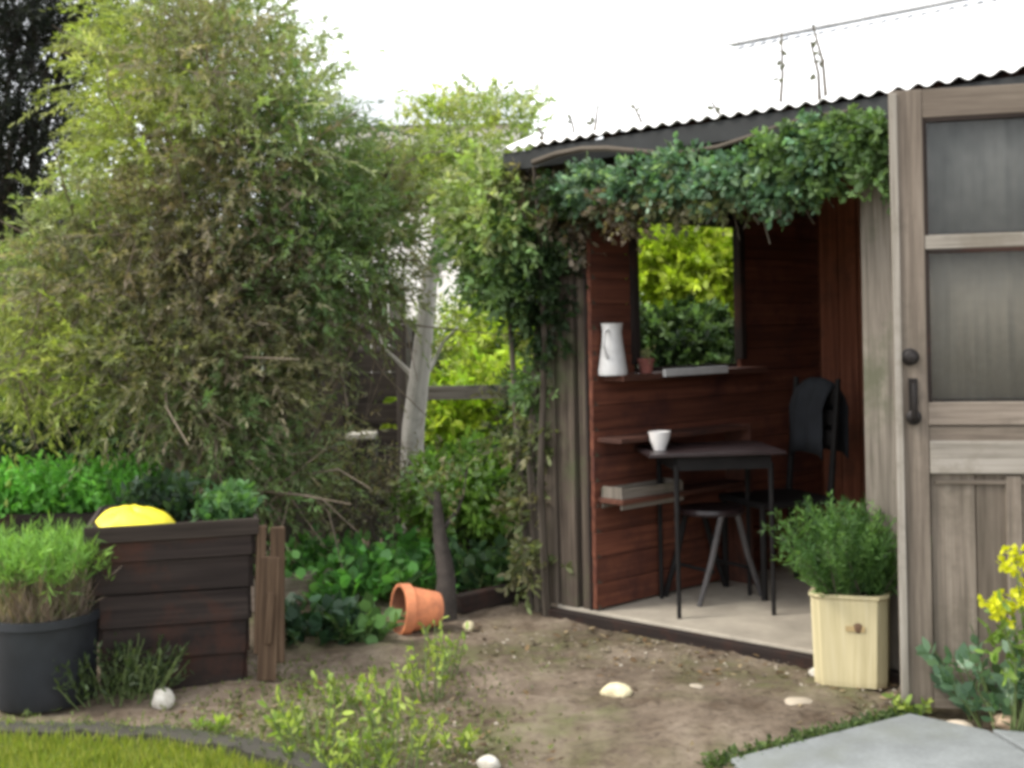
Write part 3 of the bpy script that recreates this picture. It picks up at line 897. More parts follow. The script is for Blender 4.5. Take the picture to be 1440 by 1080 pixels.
root, fl = climber('climbing_shrub', 'dense mixed green climber hanging round the left corner of the shed', lob,
    [([b0, b0 + V(-.03, .02, .7), b0 + V(.02, .05, 1.4), b0 + V(-.1, .05, 2.0)], .03), ([b0 + V(-.05, .05, 0), b0 + V(-.09, .06, .8), b0 + V(-.12, .08, 1.5), b0 + V(-.3, .1, 2.1)], .022)])
fl.build('foliage', M['leaf'], root)

# ------------------------------------------------------------------ big weeping shrub on the left
bs = thing('tall_shrub', G(345, 850) + V(0, .55, 0), 'huge rounded shrub of fine leaves with brown dead growth in its middle', 'shrub')
bb = V(*bs.location)
fl = Fol(); tips = []
LO = [(190, 120, 6.9, .30, YG, 1), (225, 210, 6.6, .33, YG, 1.3), (260, 30, 7.0, .36, LG, 1), (335, 60, 7.1, .26, LG, 1.1), (200, 30, 7.1, .30, YG, .9), (400, 125, 6.9, .25, LG, 1.2), (290, 110, 6.5, .33, PK, .8),
      (350, 200, 6.5, .36, LG, 1), (420, 225, 6.6, .29, MG, 1.2), (480, 275, 6.9, .22, LG, 1.1), (320, 290, 6.4, .36, BR, 1), (260, 320, 6.4, .32, PK, 1), (165, 290, 6.6, .23, LG, 1.1), (185, 200, 6.7, .22, YG, 1),
      (115, 350, 6.7, .24, LG, 1), (45, 420, 6.6, .26, LG, .9), (130, 410, 6.4, .32, PK, 1), (210, 420, 6.3, .36, BR, 1), (310, 420, 6.3, .36, BR, 1), (410, 360, 6.5, .33, MG, 1.3), (465, 320, 6.7, .30, MG, 1),
      (535, 300, 6.9, .17, PK, .9), (545, 240, 7.0, .13, LG, .8), (500, 390, 6.9, .18, OL, .8), (40, 490, 6.4, .26, YG, .9), (130, 510, 6.2, .28, YG, .9), (230, 520, 6.1, .30, OL, 1.1), (320, 520, 6.2, .30, PK, 1),
      (395, 470, 6.5, .20, OL, .8), (290, 600, 6.1, .20, MG, .7), (350, 630, 6.2, .18, MG, .6), (405, 570, 6.4, .15, OL, .5), (410, 670, 6.3, .15, OL, .6), (20, 520, 6.1, .20, YG, .8), (365, 690, 6.2, .15, MG, .6),
      (470, 430, 6.9, .16, OL, .6), (532, 365, 7.0, .12, LG, .8), (530, 420, 7.0, .12, OL, .8)]
for (px, py, Yd, r, pal, dn_) in LO:
    c = P(px, py, Yd); n_ = int(330 * dn_ * (r / .36) ** 2)
    pal2 = [tuple(V(*a) * .6 + V(*b) * .4) for a, b in zip((pal * 3)[:4], (OL * 2)[:4])] + list(pal)
    fl.lobe(c, (r, r, r * .95), int(n_ * 1.15), 26, .27, .042, .22, pal2, up=.25, droop=1.1, inner=.2, spread=.55, var=.45)
    fl.lobe(c, (r, r, r), 16, 34, .50, .045, .2, pal2, up=.5, droop=.7, inner=.6, spread=.45, var=.4)
    tips.append(c)
fl.build('foliage', M['leaf'], bs)
mb = MB()
for k in range(7):
    an = k * .9; mb.tube([bb + V(.1 * math.cos(an), .1 * math.sin(an), -.02), bb + V(.2 * math.cos(an), .15 * math.sin(an), .6), bb + V(-.2 + .5 * math.cos(an), .35 * math.sin(an), 1.4), bb + V(-.3 + .8 * math.cos(an), .5 * math.sin(an), 2.2)], [.05, .042, .03, .014], 8)
mb.build('trunk', M['bark'], bs)
mb = MB()
for t in tips:
    s0 = bb + (t - bb) * .35 + V(0, 0, .1)
    branchy(mb, s0, [t], .018, .006, 6, .1)
    for k in range(9):
        e = t + _rand(1, .28)[0] + V(0, 0, -.08); mb.tube([t, (t + e) / 2 + _rand(1, .05)[0], e], [.006, .005, .002], 4)
mb.build('twigs', plain('dead_twig', (.17, .135, .10), .9, .4, 20), bs)
# hanging dead stems over the front
# ------------------------------------------------------------------ raised tub
def tub():
    tl = P(122, 738, 4.72); tr_ = P(352, 718, 4.86)
    zt = float((tl[2] + tr_[2]) / 2) - .03
    f0 = V(tl[0], tl[1], 0); f1 = V(tr_[0], tr_[1], 0)
    ax = nrm(f1 - f0); bkk = V(-ax[1], ax[0], 0); L = np.linalg.norm(f1 - f0); Dp = .62
    root = thing('planter_box', (f0 + f1) / 2 + bkk * Dp / 2, 'large dark brown plank planter tub with split brown corner boards', 'planter')
    zt2 = zt
    tap = .05
    rows = 5
    for side_i in range(4):
        cs4 = [(0, 0), (L, 0), (L, Dp), (0, Dp)]
        (x0, y0), (x1, y1) = cs4[side_i], cs4[(side_i + 1) % 4]
        mb = MB()
        for r_ in range(rows):
            z0 = zt2 * r_ / rows; z1 = zt2 * (r_ + 1) / rows - .002; zc = (z0 + z1) / 2
            k = tap * (1 - zc / zt2)
            def pt(x, y): return f0 + ax * (x + (k if x == 0 else -k)) + bkk * (y + (k if y == 0 else -k)) + UP * zc
            mb.bar(pt(x0, y0), pt(x1, y1), z1 - z0, .028, side=UP, warp=.008)
        nm = ('front_boards', 'side_boards', 'rear_boards', 'side_boards')[side_i]
        mb.build(nm, M['dark_wood'], root, .003)
    mb = MB()
    for (a_, b_) in (((-.02, -.012), (L + .02, -.012)), ((L + .012, 0), (L + .012, Dp)), ((L, Dp + .012), (0, Dp + .012)), ((-.012, Dp), (-.012, 0))):
        mb.bar(f0 + ax * a_[0] + bkk * a_[1] + UP * (zt2 - .02), f0 + ax * b_[0] + bkk * b_[1] + UP * (zt2 - .02), .055, .018, side=UP, warp=.012)
    mb.build('rim', wood('rim_wood', (.022, .017, .014), (.042, .032, .027), (.07, .056, .047), .9), root, .003)
    mb = MB(); mb.add([f0 + UP * (zt2 - .07), f1 + UP * (zt2 - .07), f1 + bkk * Dp + UP * (zt2 - .07), f0 + bkk * Dp + UP * (zt2 - .07)], [(0, 1, 2, 3)]); mb.build('soil', M['soil'], root)
    # split corner boards
    mb = MB()
    cpt = f0 + ax * (L + .012) + bkk * (-.0)
    mb.bar(cpt + ax * .00 + UP * .12, cpt + ax * .02 + UP * (zt2 - .02), .035, .03, side=ax, warp=.01)
    mb.bar(cpt + ax * .075 + UP * .08, cpt + ax * .08 + UP * (zt2 - .03), .055, .03, side=ax, warp=.012)
    mb.bar(cpt + ax * .025 - bkk * .012 + UP * .02, cpt + ax * .05 - bkk * .012 + UP * .5, .07, .02, side=ax, warp=.01)
    mb.bar(cpt + ax * .035 - bkk * .025 + UP * .16, cpt + ax * .05 - bkk * .025 + UP * .36, .03, .018, side=ax, warp=.01)
    mb.build('corner_boards', M['tan_wood'], root, .003)
    # plants growing in it
    fl = Fol(); n_ = 150
    st = f0 + ax * RNG.uniform(.46, L - .03, (n_, 1)) + bkk * RNG.uniform(.05, Dp - .1, (n_, 1)) + UP * (zt2 - .06)
    fl.shoots(st, _rand(n_, .35) + V(0, 0, 1), .14, 12, .05, .5, [(.06, .14, .05), (.09, .19, .07), (.12, .22, .09)], .6, .8, shape=OVATE, flat=.3)
    n_ = 45
    st = f0 + ax * RNG.uniform(.10, .35, (n_, 1)) + bkk * RNG.uniform(.47, Dp, (n_, 1)) + UP * (zt2 - .06)
    fl.shoots(st, _rand(n_, .3) + V(0, 0, 1), .20, 12, .05, .5, [(.02, .045, .02), (.03, .06, .03), (.04, .07, .045)], .6, .8, shape=OVATE)
    fl.build('foliage', M['leaf'], root)
    # yellow domed cloche lying on the soil at the left
    yc = P(182, 738, 4.95); yc = V(yc[0], yc[1], zt2 - .06)
    n1, n2 = 28, 12; vs = []
    for j in range(n2 + 1):
        ph = (math.pi / 2) * j / n2
        for i in range(n1):
            an = 2 * math.pi * i / n1; rr = (1 + .07 * math.sin(an * 5 + 1) + .045 * math.sin(an * 11)) * math.cos(ph) ** .8
            vs.append(yc + ax * (.17 * rr * math.cos(an)) + bkk * (.13 * rr * math.sin(an)) + UP * (.105 * math.sin(ph) ** 1.25 * (1 + .10 * math.sin(an * 4 + 2 * ph) + .05 * math.sin(an * 9 + ph * 6))))
    mb = MB(); mb.add(vs, [(j * n1 + i, j * n1 + (i + 1) % n1, (j + 1) * n1 + (i + 1) % n1, (j + 1) * n1 + i) for j in range(n2) for i in range(n1)], smooth=True)
    tag(mb.build('bag', M['yellow'], auto=False), 'bright yellow plastic bag slumped in the dark plank planter', 'bag')
tub()
# weeds at the foot of the tub
def weed(name, base, n, ln, leaf, wr, pal, label, cat, group=None, shape=OVATE, spread=.5, droop=.3, nl=10, tilt=.45, flat=0.0, width=.05, stems=True):
    root = thing(name, base, label, cat, group); fl = Fol()
    st = V(*base) + RNG.uniform(-1, 1, (n, 3)) * V(width, width * .8, 0) + V(0, 0, -.005)
    d = (st - V(*base)) * V(1, 1, 0) * (1.2 / max(width, .02)) * tilt + _rand(n, tilt * .6) * V(1, 1, .2) + V(0, 0, 1)
    s_, d_, l_ = fl.shoots(st, d, ln, nl, leaf, wr, pal, droop, spread, shape=shape, flat=flat, t0=.2, var=.35)
    fl.build('foliage', M['leaf'], root)
    if stems:
        mb = MB()
        for k in range(min(n, 40)):
            q = [s_[k] + d_[k] * l_[k] * t - UP * droop * (t * l_[k]) ** 2 for t in (0, .5, 1)]
            mb.tube(q, [.0035, .0028, .0012], 4)
        mb.build('stems', M['green_stem'], root)
    return root
weed('weed_clump', G(165, 984), 150, .22, .03, .3, [(.05, .08, .03), (.08, .11, .045), (.04, .06, .025)], 'scruffy dark weeds at the foot of the plank planter', 'weeds', width=.15)

# black pot of straggly grass, far left
bp = G(36, 1003); bp = V(bp[0], bp[1] + .17, 0)
pot = thing('grass_pot', bp, 'big black plastic pot overflowing with straggly grass at the left edge', 'potted plant')
mb = MB(); mb.lathe(bp, [(.0, 0), (.175, 0), (.185, .03), (.20, .30), (.212, .305), (.212, .335), (.195, .335), (.19, .28), (0, .28)], 32); mb.build('pot', M['black_pot'], pot)
mb = MB(); mb.lathe(bp, [(0, .305), (.10, .30), (.19, .285)], 24); mb.build('soil', M['soil'], pot)
fl = Fol(); n_ = 900
an = RNG.uniform(0, 6.28, n_); rr = .17 * np.sqrt(RNG.uniform(0, 1, n_))
st = bp + np.stack([rr * np.cos(an), rr * np.sin(an), np.full(n_, .29)], -1)
dd = (st - bp) * V(1, 1, 0) * 1.1 + _rand(n_, .16) + V(0, 0, 1)
fl.shoots(st, dd, .22, 5, .07, .045, [(.26, .19, .16), (.20, .15, .12), (.33, .27, .22), (.13, .14, .07)], .3, .25, t0=0)
top = st + nrm(dd) * RNG.uniform(.15, .27, (n_, 1))
fl.shoots(top, _rand(n_, .4) + V(0, 0, 1), .10, 8, .05, .09, [(.17, .32, .07), (.22, .38, .08), (.12, .24, .05)], .8, .5, t0=0)
fl.build('foliage', M['blade'], pot)
# bright green leafy bed behind the black pot
rb0 = P(-60, 715, 6.0); rb1 = P(185, 715, 6.0)
bed = thing('herb_bed', V(float(rb0[0] + rb1[0]) / 2, 6.2, 0), 'bed of bright green herbs behind the black grass pot', 'raised bed')
mb = MB(); zz = float(rb0[2]) - .03
for r_ in range(3): mb.bar(V(rb0[0], 5.98, zz * (r_ + .5) / 3), V(rb1[0], 5.98, zz * (r_ + .5) / 3), zz / 3 - .005, .03, side=UP)
mb.build('front_boards', M['dark_wood'], bed, .003)
mb = MB(); mb.bar(V(rb1[0], 5.98, zz / 2), V(rb1[0], 6.6, zz / 2), zz, .03, side=UP); mb.build('side_boards', M['dark_wood'], bed, .003)
mb = MB(); mb.add([V(rb0[0], 5.99, zz - .03), V(rb1[0], 5.99, zz - .03), V(rb1[0], 6.6, zz - .03), V(rb0[0], 6.6, zz - .03)], [(0, 1, 2, 3)]); mb.build('soil', M['soil'], bed)
fl = Fol(); n_ = 750
st = np.stack([RNG.uniform(rb0[0], rb1[0] - .02, n_), RNG.uniform(5.98, 6.55, n_), np.full(n_, zz - .03)], -1)
fl.shoots(st, _rand(n_, .35) + V(0, 0, 1), .26, 16, .038, .45, [(.13, .36, .06), (.17, .42, .08), (.10, .28, .05)], .5, .8, shape=OVATE, flat=.3)
fl.build('foliage', M['leaf'], bed)

# ------------------------------------------------------------------ small things on the ground
def stone(base, r, mat, label, name='stone', cat='stone', fl_=.75, group=None):
    mb = MB(); n1, n2 = 16, 10; vs = []
    ph1, ph2 = random.random() * 6, random.random() * 6
    for j in range(n2 + 1):
        p_ = math.pi * j / n2
        for i in range(n1):
            a_ = 2 * math.pi * i / n1
            rr = r * (.92 + .13 * math.sin(a_ * 2 + ph1) * math.sin(p_) + .11 * math.sin(a_ * 3 + ph2 + p_ * 3) * math.sin(p_))
            vs.append(V(*base) + V(rr * math.sin(p_) * math.cos(a_), rr * math.sin(p_) * math.sin(a_), r * fl_ * .55 + r * fl_ * math.cos(p_)))
    mb.add(vs, [(j * n1 + i, (j + 1) * n1 + i, (j + 1) * n1 + (i + 1) % n1, j * n1 + (i + 1) % n1) for j in range(n2) for i in range(n1)], smooth=True)
    o = mb.build(name, mat, None, auto=False); return tag(o, label, cat, group)
stone(G(226, 994), .048, M['stone'], 'round white stone beside the kerb at the foot of the weeds', fl_=.95)
stone(G(864, 980), .056, M['cream_stone'], 'cream coloured stone lying in the middle of the earth path', fl_=.6)
stone(G(684, 1082), .036, M['stone'], 'small white stone nearest the camera at the bottom of the path', fl_=.8)
stone(G(656, 886), .030, M['cream_stone'], 'little pale stone just right of the tipped terracotta pot', fl_=.9)
stone(G(1145, 950), .030, M['stone'], 'small white stone against the foot of the cream planter', fl_=.7)
stone(G(1120, 992), .055, plain('buff_stone', (.34, .29, .22), .9, .2), 'flat buff stone half buried in the path before the door', fl_=.3)
stone(G(1345, 1030), .05, plain('buff_stone_pale', (.50, .42, .33), .9, .2), 'pale buff stone between the paving and the door', fl_=.5)
stone(G(1410, 1022), .045, plain('buff_stone_warm', (.46, .34, .24), .9, .2), 'warm tan stone below the yellow flowered plant', fl_=.6)
stone(G(975, 968), .03, plain('buff_stone_small', (.36, .31, .24), .9, .2), 'small flat buff stone in the path right of the cream one', fl_=.35)
# loose grit scattered over the path, too many to count
mb = MB()
for k in range(1500):
    p = G(random.uniform(240, 1290), random.uniform(885, 1080)); r_ = random.uniform(.003, .011)
    if np.dot(p - A0, fn) > -.05 and p[0] > .1: continue
    vs = [p + V(r_ * math.cos(a), r_ * .8 * math.sin(a), 0) for a in (0, 1.3, 2.5, 3.8, 5)] + [p + V(0, 0, r_ * .8)]
    mb.add(vs, [(i, (i + 1) % 5, 5) for i in range(5)])
gm, gnt, gn_, gb = newmat('grit')
ga = gnt.nodes.new('ShaderNodeAttribute'); ga.attribute_name = 'rnd'
gnt.links.new(ramp(gnt, ga.outputs['Fac'], [(0, (.10, .08, .055)), (.6, (.24, .20, .15)), (1, (.40, .36, .29))]), gb.inputs['Base Color']); gb.inputs['Roughness'].default_value = .95
tag(mb.build('grit', gm), 'loose grit scattered over the earth path', 'gravel', kind='stuff')

mb = MB()
for k in range(420):
    p = G(random.uniform(250, 1280), random.uniform(880, 1080)); r_ = random.uniform(.008, .026)
    if np.dot(p - A0, fn) > -.06 and p[0] > .1: continue
    nn = 7; vs = [p + V(r_ * random.uniform(.7, 1.2) * math.cos(a), r_ * random.uniform(.6, 1.1) * math.sin(a), -.004) for a in np.linspace(0, 5.4, nn)]
    vs += [q * .55 + p * .45 + UP * r_ * random.uniform(.35, .6) for q in vs]
    mb.add(vs, [(i, (i + 1) % nn, nn + (i + 1) % nn, nn + i) for i in range(nn)] + [tuple(range(nn, 2 * nn))], smooth=True)
tag(mb.build('earth_clods', M['ground'], None, auto=False), 'small crumbled clods of earth on the path', 'soil', kind='stuff')
# dry fallen leaves and crumbs of earth, too many to count
fl = Fol(); n_ = 1500
pp = np.array([G(random.uniform(250, 1290), random.uniform(880, 1075)) for _ in range(n_)])
pp = pp[((pp - A0) @ fn < -.06) | (pp[:, 0] < .1)] + V(0, 0, .004)
fl.leaves(pp, _rand(len(pp)) * V(1, 1, .25), RNG.uniform(.012, .042, len(pp)), .5, np.array([(.16, .10, .055), (.25, .17, .09), (.09, .06, .04), (.34, .27, .17), (.07, .05, .035)])[RNG.integers(0, 5, len(pp))], OVATE, flat=.6)
tag(fl.build('leaf_litter', M['blade']), 'dry brown leaf litter scattered over the earth path', 'leaf litter', kind='stuff')
# tipped terracotta pot
tc = G(583, 893); ax_ = nrm(V(-.93, -.42, .10)); r0, r1, hl = .115, .075, .19
cen = V(tc[0], tc[1] + .05, .105)
tp = thing('flower_pot', V(tc[0], tc[1], 0), 'terracotta flower pot tipped on its side on the earth', 'flower pot')
mb = MB(); mb.lathe(cen - ax_ * .10, [(0, 0), (r1, 0), (r1 + .003, .01), (r0 - .012, hl - .045), (r0, hl - .045), (r0, hl), (r0 - .013, hl)], 32, axis=ax_); mb.build('pot', M['terracotta'], tp, auto=True)
mb = MB(); mb.lathe(cen - ax_ * .10, [(r0 - .013, hl), (r0 - .024, hl - .05), (r1 - .012, .014), (0, .014)], 32, axis=ax_); mb.build('inside', M['terra_in'], tp)

# ------------------------------------------------------------------ planting bed between shrub and shed
e0, e1_ = G(372, 862), G(452, 846)
tb = MB(); tb.bar(V(e0[0] - .1, e0[1] + .04, .075), V(e1_[0] + .05, e1_[1] + .08, .08), .14, .11, side=UP, warp=.01)
tag(tb.build('timber_edging', M['edge_wood'], None, .008), 'short weathered timber edging beside the plank planter', 'edging')
a_, b_ = G(640, 866) + V(0, .02, .05), G(768, 836) + V(0, .02, .055)
tb = MB(); tb.bar(a_, b_, .09, .06, side=UP, warp=.01); tag(tb.build('board_edging', M['dark_wood'], None, .006), 'dark low board edging leading to the shed corner', 'edging')
# leafy clumps
bedpal = [(.11, .29, .07), (.15, .38, .09), (.21, .45, .13), (.08, .20, .06)]
k = 0
labels = ['leafy green clump behind the timber edging, nearest the plank planter', 'broad leaved green clump left of the tipped pot', 'bright green clump directly behind the tipped terracotta pot',
          'low dark leafy clump in the shade below the timber edging', 'green leafy clump between the tipped pot and the dark stem', 'green clump to the right of the dark stem',
          'leafy clump beside the dark board edging near the shed', 'small pale green clump touching the left side of the tipped pot', 'tallest green clump behind the others at the back of the bed', 'loose green clump by the foot of the shed climber']
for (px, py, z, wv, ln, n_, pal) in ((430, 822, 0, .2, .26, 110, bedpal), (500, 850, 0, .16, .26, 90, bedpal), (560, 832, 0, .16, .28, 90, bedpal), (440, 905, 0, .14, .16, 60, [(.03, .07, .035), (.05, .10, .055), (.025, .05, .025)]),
        (600, 845, 0, .10, .22, 50, bedpal), (665, 840, 0, .12, .26, 60, [(.045, .10, .04), (.07, .14, .06)]), (710, 835, 0, .10, .24, 50, [(.05, .10, .04), (.08, .14, .06)]), (505, 905, 0, .07, .15, 34, [(.10, .2, .06), (.13, .24, .09)]),
        (640, 800, 0, .22, .42, 120, [(.05, .10, .025), (.07, .13, .03)]), (745, 812, 0, .10, .35, 50, OL)):
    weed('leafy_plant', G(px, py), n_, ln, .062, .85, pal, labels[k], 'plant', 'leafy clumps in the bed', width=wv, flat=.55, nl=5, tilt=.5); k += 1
# feathery mid height bushes behind
def bush(name, c, r, label, pal, n=300, leaf=.035, wr=.3, nl=16, ln=.25, base=None, group=None, cat='bush', shape=LANCE, up=.2, droop=.6, inner=.2, lobes=5, trunk_r=.03):
    c = V(*c); rr = V(*r); gb = V(c[0], c[1], 0) if base is None else V(*base)
    root = thing(name, gb, label, cat, group); fl = Fol(); tips = []
    for k in range(lobes):
        u = nrm(_rand(1))[0]; o = u * rr * (.55 if lobes > 1 else 0); q = c + o
        fl.lobe(q, rr * .55, n // lobes, nl, ln, leaf, wr, pal, up=up, droop=droop, inner=inner, shape=shape, var=.45); tips.append(q)
    fl.build('foliage', M['leaf'], root)
    mb = MB(); branchy(mb, gb, tips, trunk_r, .006, 7, .06); mb.build('trunk', M['bark'], root)
    return root
bush('bush', P(672, 695, 6.9), (.34, .26, .22), 'soft green bush in front of the rail fence left of the shed', [(.20, .34, .06), (.25, .40, .08), (.14, .26, .05)], 620, .055, .4, shape=OVATE, ln=.2)
bush('bush', P(752, 620, 6.5), (.06, .12, .34), 'narrow dim green bush against the left corner of the shed', OL + DG, 260, .045, .3)
bush('bush', P(545, 680, 6.8), (.36, .3, .22), 'sparse brownish twiggy bush behind the tipped pot', OL + BR, 260, .035, .3, nl=10)
bush('bush', P(470, 640, 7.2), (.3, .25, .32), 'thin olive bush in front of the plank compost bin', OL + BR, 120, .035, .25, nl=9)
# dark gnarled stem
sb_ = G(622, 872)
st_ = thing('small_tree', sb_, 'slim dark stemmed sapling growing behind the tipped pot', 'tree')
mb = MB(); mb.tube([sb_, sb_ + V(.01, .02, .2), sb_ + V(-.02, .04, .42), sb_ + V(-.03, .06, .6)], [.06, .045, .032, .018], 9)
branchy(mb, sb_ + V(-.02, .04, .4), [sb_ + V(-.16, .1, .7), sb_ + V(.12, .1, .72)], .014, .004, 6, .03); mb.build('trunk', plain('dark_stem', (.05, .042, .036), .95, .4, 20), st_)
fl = Fol()
for o in ((-.1, .1, .60), (.08, .1, .62)): fl.lobe(sb_ + V(*o), (.10, .09, .08), 30, 8, .12, .035, .4, MG + OL, shape=OVATE)
fl.build('crown', M['leaf'], st_)
# pale leaning trunk
tb_ = P(572, 640, 7.6); g0 = V(tb_[0] - .02, 7.6, 0)
pt_ = thing('pale_tree', g0, 'tree with a pale grey leaning trunk between shrub and shed', 'tree')
mb = MB(); mb.tube([g0, P(578, 600, 7.6), P(590, 500, 7.6), P(600, 400, 7.6), P(618, 320, 7.7), P(640, 240, 7.8)], [.075, .068, .058, .05, .035, .02], 10)
branchy(mb, P(600, 400, 7.6), [P(560, 320, 7.7), P(680, 250, 7.9)], .03, .008, 7, .04); branchy(mb, P(585, 540, 7.6), [P(640, 460, 7.5), P(530, 470, 7.7)], .022, .008, 7, .04)
mb.build('trunk', M['pale_bark'], pt_)
fl = Fol()
for (px, py, r, pal) in ((640, 215, .34, YG), (690, 190, .28, LG), (600, 260, .22, LG), (540, 265, .2, PK), (660, 270, .26, LG)):
    fl.lobe(P(px, py, 7.9), (r, r, r * .9), 170, 18, .26, .045, .32, pal, shape=OVATE, up=.3, droop=.8)
fl.build('crown', M['leaf'], pt_)
# compost bin of planks
c0 = P(440, 720, 8.3); c1 = P(566, 720, 8.3)
cb2 = thing('compost_bin', V((c0[0] + c1[0]) / 2, 8.6, 0), 'dark weathered plank compost bin behind the shrub', 'compost bin')
x0, x1 = c0[0] - .25, c1[0]
ztop = float(P(500, 470, 8.3)[2])
for (a_, b_, nm) in ((V(x0, 8.3, 0), V(x1, 8.3, 0), 'front_planks'), (V(x1, 8.3, 0), V(x1, 9.1, 0), 'side_planks'), (V(x0, 9.1, 0), V(x0, 8.3, 0), 'side_planks'), (V(x1, 9.1, 0), V(x0, 9.1, 0), 'rear_planks')):
    mb = MB(); z = .05
    while z < ztop: mb.bar(a_ + UP * (z + .07), b_ + UP * (z + .07), .135, .022, side=UP, warp=.008); z += .175
    mb.build(nm, M['bin_wood'], cb2, .003)
for x_ in (x0, (x0 + x1) / 2, x1):
    for y_ in (8.27, 9.13):
        mb = MB(); mb.bar(V(x_, y_, 0), V(x_, y_, ztop + .06), .07, .05, side=V(1, 0, 0)); mb.build('post', M['bin_wood'], cb2, .003)
sd2 = P(505, 612, 7.9)
wall_ = thing('stone_bench', V(sd2[0], 7.9, 0), 'low bench with a pale stone slab before the compost bin', 'bench')
mb = MB(); mb.bar(V(sd2[0] - .09, 7.9, sd2[2]), V(sd2[0] + .09, 7.9, sd2[2]), .22, .035, side=V(0, 1, 0)); mb.build('slab', M['stone'], wall_, .006)
for e in (-.07, .07):
    mb = MB(); mb.bar(V(sd2[0] + e, 7.9, 0), V(sd2[0] + e, 7.9, sd2[2] - .02), .05, .16, side=V(1, 0, 0)); mb.build('leg', M['kerb'], wall_, .004)
# rail fence between bin and shed
fc = thing('rail_fence', V(.2, 8.0, 0), 'open grey wooden rail fence left of the shed', 'fence')
fx0, fx1 = P(572, 600, 8.0)[0] , P(800, 600, 8.0)[0] + .6
for zz in (P(640, 552, 8.0)[2], P(640, 655, 8.0)[2]):
    mb = MB(); mb.bar(V(fx0, 8.0, zz), V(fx1, 8.0, zz), .085, .03, side=UP, warp=.01); mb.build('rail', M['fence_wood'], fc, .003)
for x_ in np.arange(fx0 + .03, fx1, .75):
    mb = MB(); mb.bar(V(x_, 8.045, 0), V(x_, 8.045, 1.12), .09, .06, side=V(1, 0, 0)); mb.build('post', M['fence_wood'], fc, .003)
# board fence behind the shrub
bf = thing('board_fence', V(-2.2, 9.6, 0), 'tall weathered board fence behind the big shrub', 'fence')
for i, x_ in enumerate(np.arange(-4.6, -.75, .14)):
    if i % 14 == 0:
        mb = MB(); mb.bar(V(x_, 9.66, 0), V(x_, 9.66, 1.95), .1, .08, side=V(1, 0, 0)); mb.build('post', M['fence_wood'], bf)
mb = MB()
for x_ in np.arange(-4.6, -.95, .14): mb.bar(V(x_ + .07, 9.6, .03), V(x_ + .07, 9.6, (2.42 if x_ < -2.9 else 1.7) + random.uniform(-.01, .01)), .132, .02, side=V(1, 0, 0))
mb.build('boards', M['fence_wood'], bf)
# dark evergreen top left
dt = thing('dark_evergreen', V(-3.9, 9.0, 0), 'very dark evergreen tree in the top left corner', 'tree')
fl = Fol(); tips = []
for (px, py, r) in ((20, 40, .5), (60, 120, .42), (10, 160, .5), (80, 30, .4), (-60, 90, .6), (40, 230, .34), (-60, 230, .5), (60, -50, .5), (-40, -60, .6), (130, -60, .4)):
    c = P(px, py, 8.7); fl.lobe(c, (r, r, r), 330, 22, .28, .05, .22, [(.012, .018, .012), (.02, .025, .02), (.03, .035, .03), (.016, .014, .014)], up=0, droop=.8); tips.append(c)
fl.build('crown', M['leaf'], dt)
mb = MB(); mb.tube([V(-3.9, 9.0, 0), V(-3.85, 9, 1.5), V(-3.7, 8.9, 3.2)], [.14, .12, .05], 10); branchy(mb, V(-3.85, 9.0, 1.6), tips, .05, .012, 7, .1); mb.build('trunk', M['bark'], dt)
# dim growth under the shrub at left
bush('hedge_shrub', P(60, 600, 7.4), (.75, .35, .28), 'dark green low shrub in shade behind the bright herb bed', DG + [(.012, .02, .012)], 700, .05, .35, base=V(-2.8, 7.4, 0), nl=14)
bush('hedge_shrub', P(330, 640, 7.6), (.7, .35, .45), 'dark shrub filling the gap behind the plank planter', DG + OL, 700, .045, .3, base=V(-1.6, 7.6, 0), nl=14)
# bright shrubs in the light beyond the fence
bush('sunlit_shrub', P(670, 590, 8.6), (.42, .35, .34), 'bright yellow green shrub beyond the rail fence, lower', BRT, 600, .06, .45, shape=OVATE, base=V(-.25, 8.6, 0))
bush('sunlit_shrub', P(720, 490, 9.4), (.42, .4, .42), 'taller bright yellow green shrub beyond the rail fence, nearest the shed', BRT + YG, 600, .06, .45, shape=OVATE, base=V(0, 9.4, 0))
bush('sunlit_shrub', P(640, 490, 10.6), (.4, .4, .35), 'mottled green shrub behind the pale leaning trunk', YG + MG, 360, .05, .4, shape=OVATE, base=V(-.45, 10.6, 0))
# shrubs seen through the window of the shed
bush('lime_shrub', P(960, 395, 9.6), (.85, .55, .50), 'brilliant lime green shrub seen through the shed window', [(.34, .44, .04), (.42, .50, .06), (.28, .38, .03)], 1300, .075, .45, shape=OVATE, lobes=9, ln=.22, base=V(1.4, 9.6, 0))
bush('low_hedge', P(965, 500, 8.9), (.75, .35, .28), 'dark green hedge under the lime shrub seen through the shed window', DG + MG, 900, .06, .45, shape=OVATE, lobes=8, ln=.16, base=V(1.3, 8.9, 0))

# ------------------------------------------------------------------ far background
hill = MB(); n_ = 60; vs = []
for j, (yy, hh_) in enumerate(((40, -.2), (60, 3.0), (80, 7.0), (95, 9.5), (120, 8))):
    for i in range(n_ + 1):
        x_ = -70 + 140 * i / n_; vs.append(V(x_, yy, hh_ * (1 + .12 * math.sin(x_ * .09 + 1) + .05 * math.sin(x_ * .31)) if j else -.3))
hill.add(vs, [(j * (n_ + 1) + i, j * (n_ + 1) + i + 1, (j + 1) * (n_ + 1) + i + 1, (j + 1) * (n_ + 1) + i) for j in range(4) for i in range(n_)], smooth=True)
tag(hill.build('hills', plain('far_meadow', (.26, .31, .20), 1, .25, .12, bmp=0)), kind='structure')
hb = P(590, 160, 38)
house = thing('house', V(hb[0], 40, 0), 'pale house roof far away between the shrub and shed', 'house')
mb = MB(); hx, hz = float(hb[0]), float(hb[2])
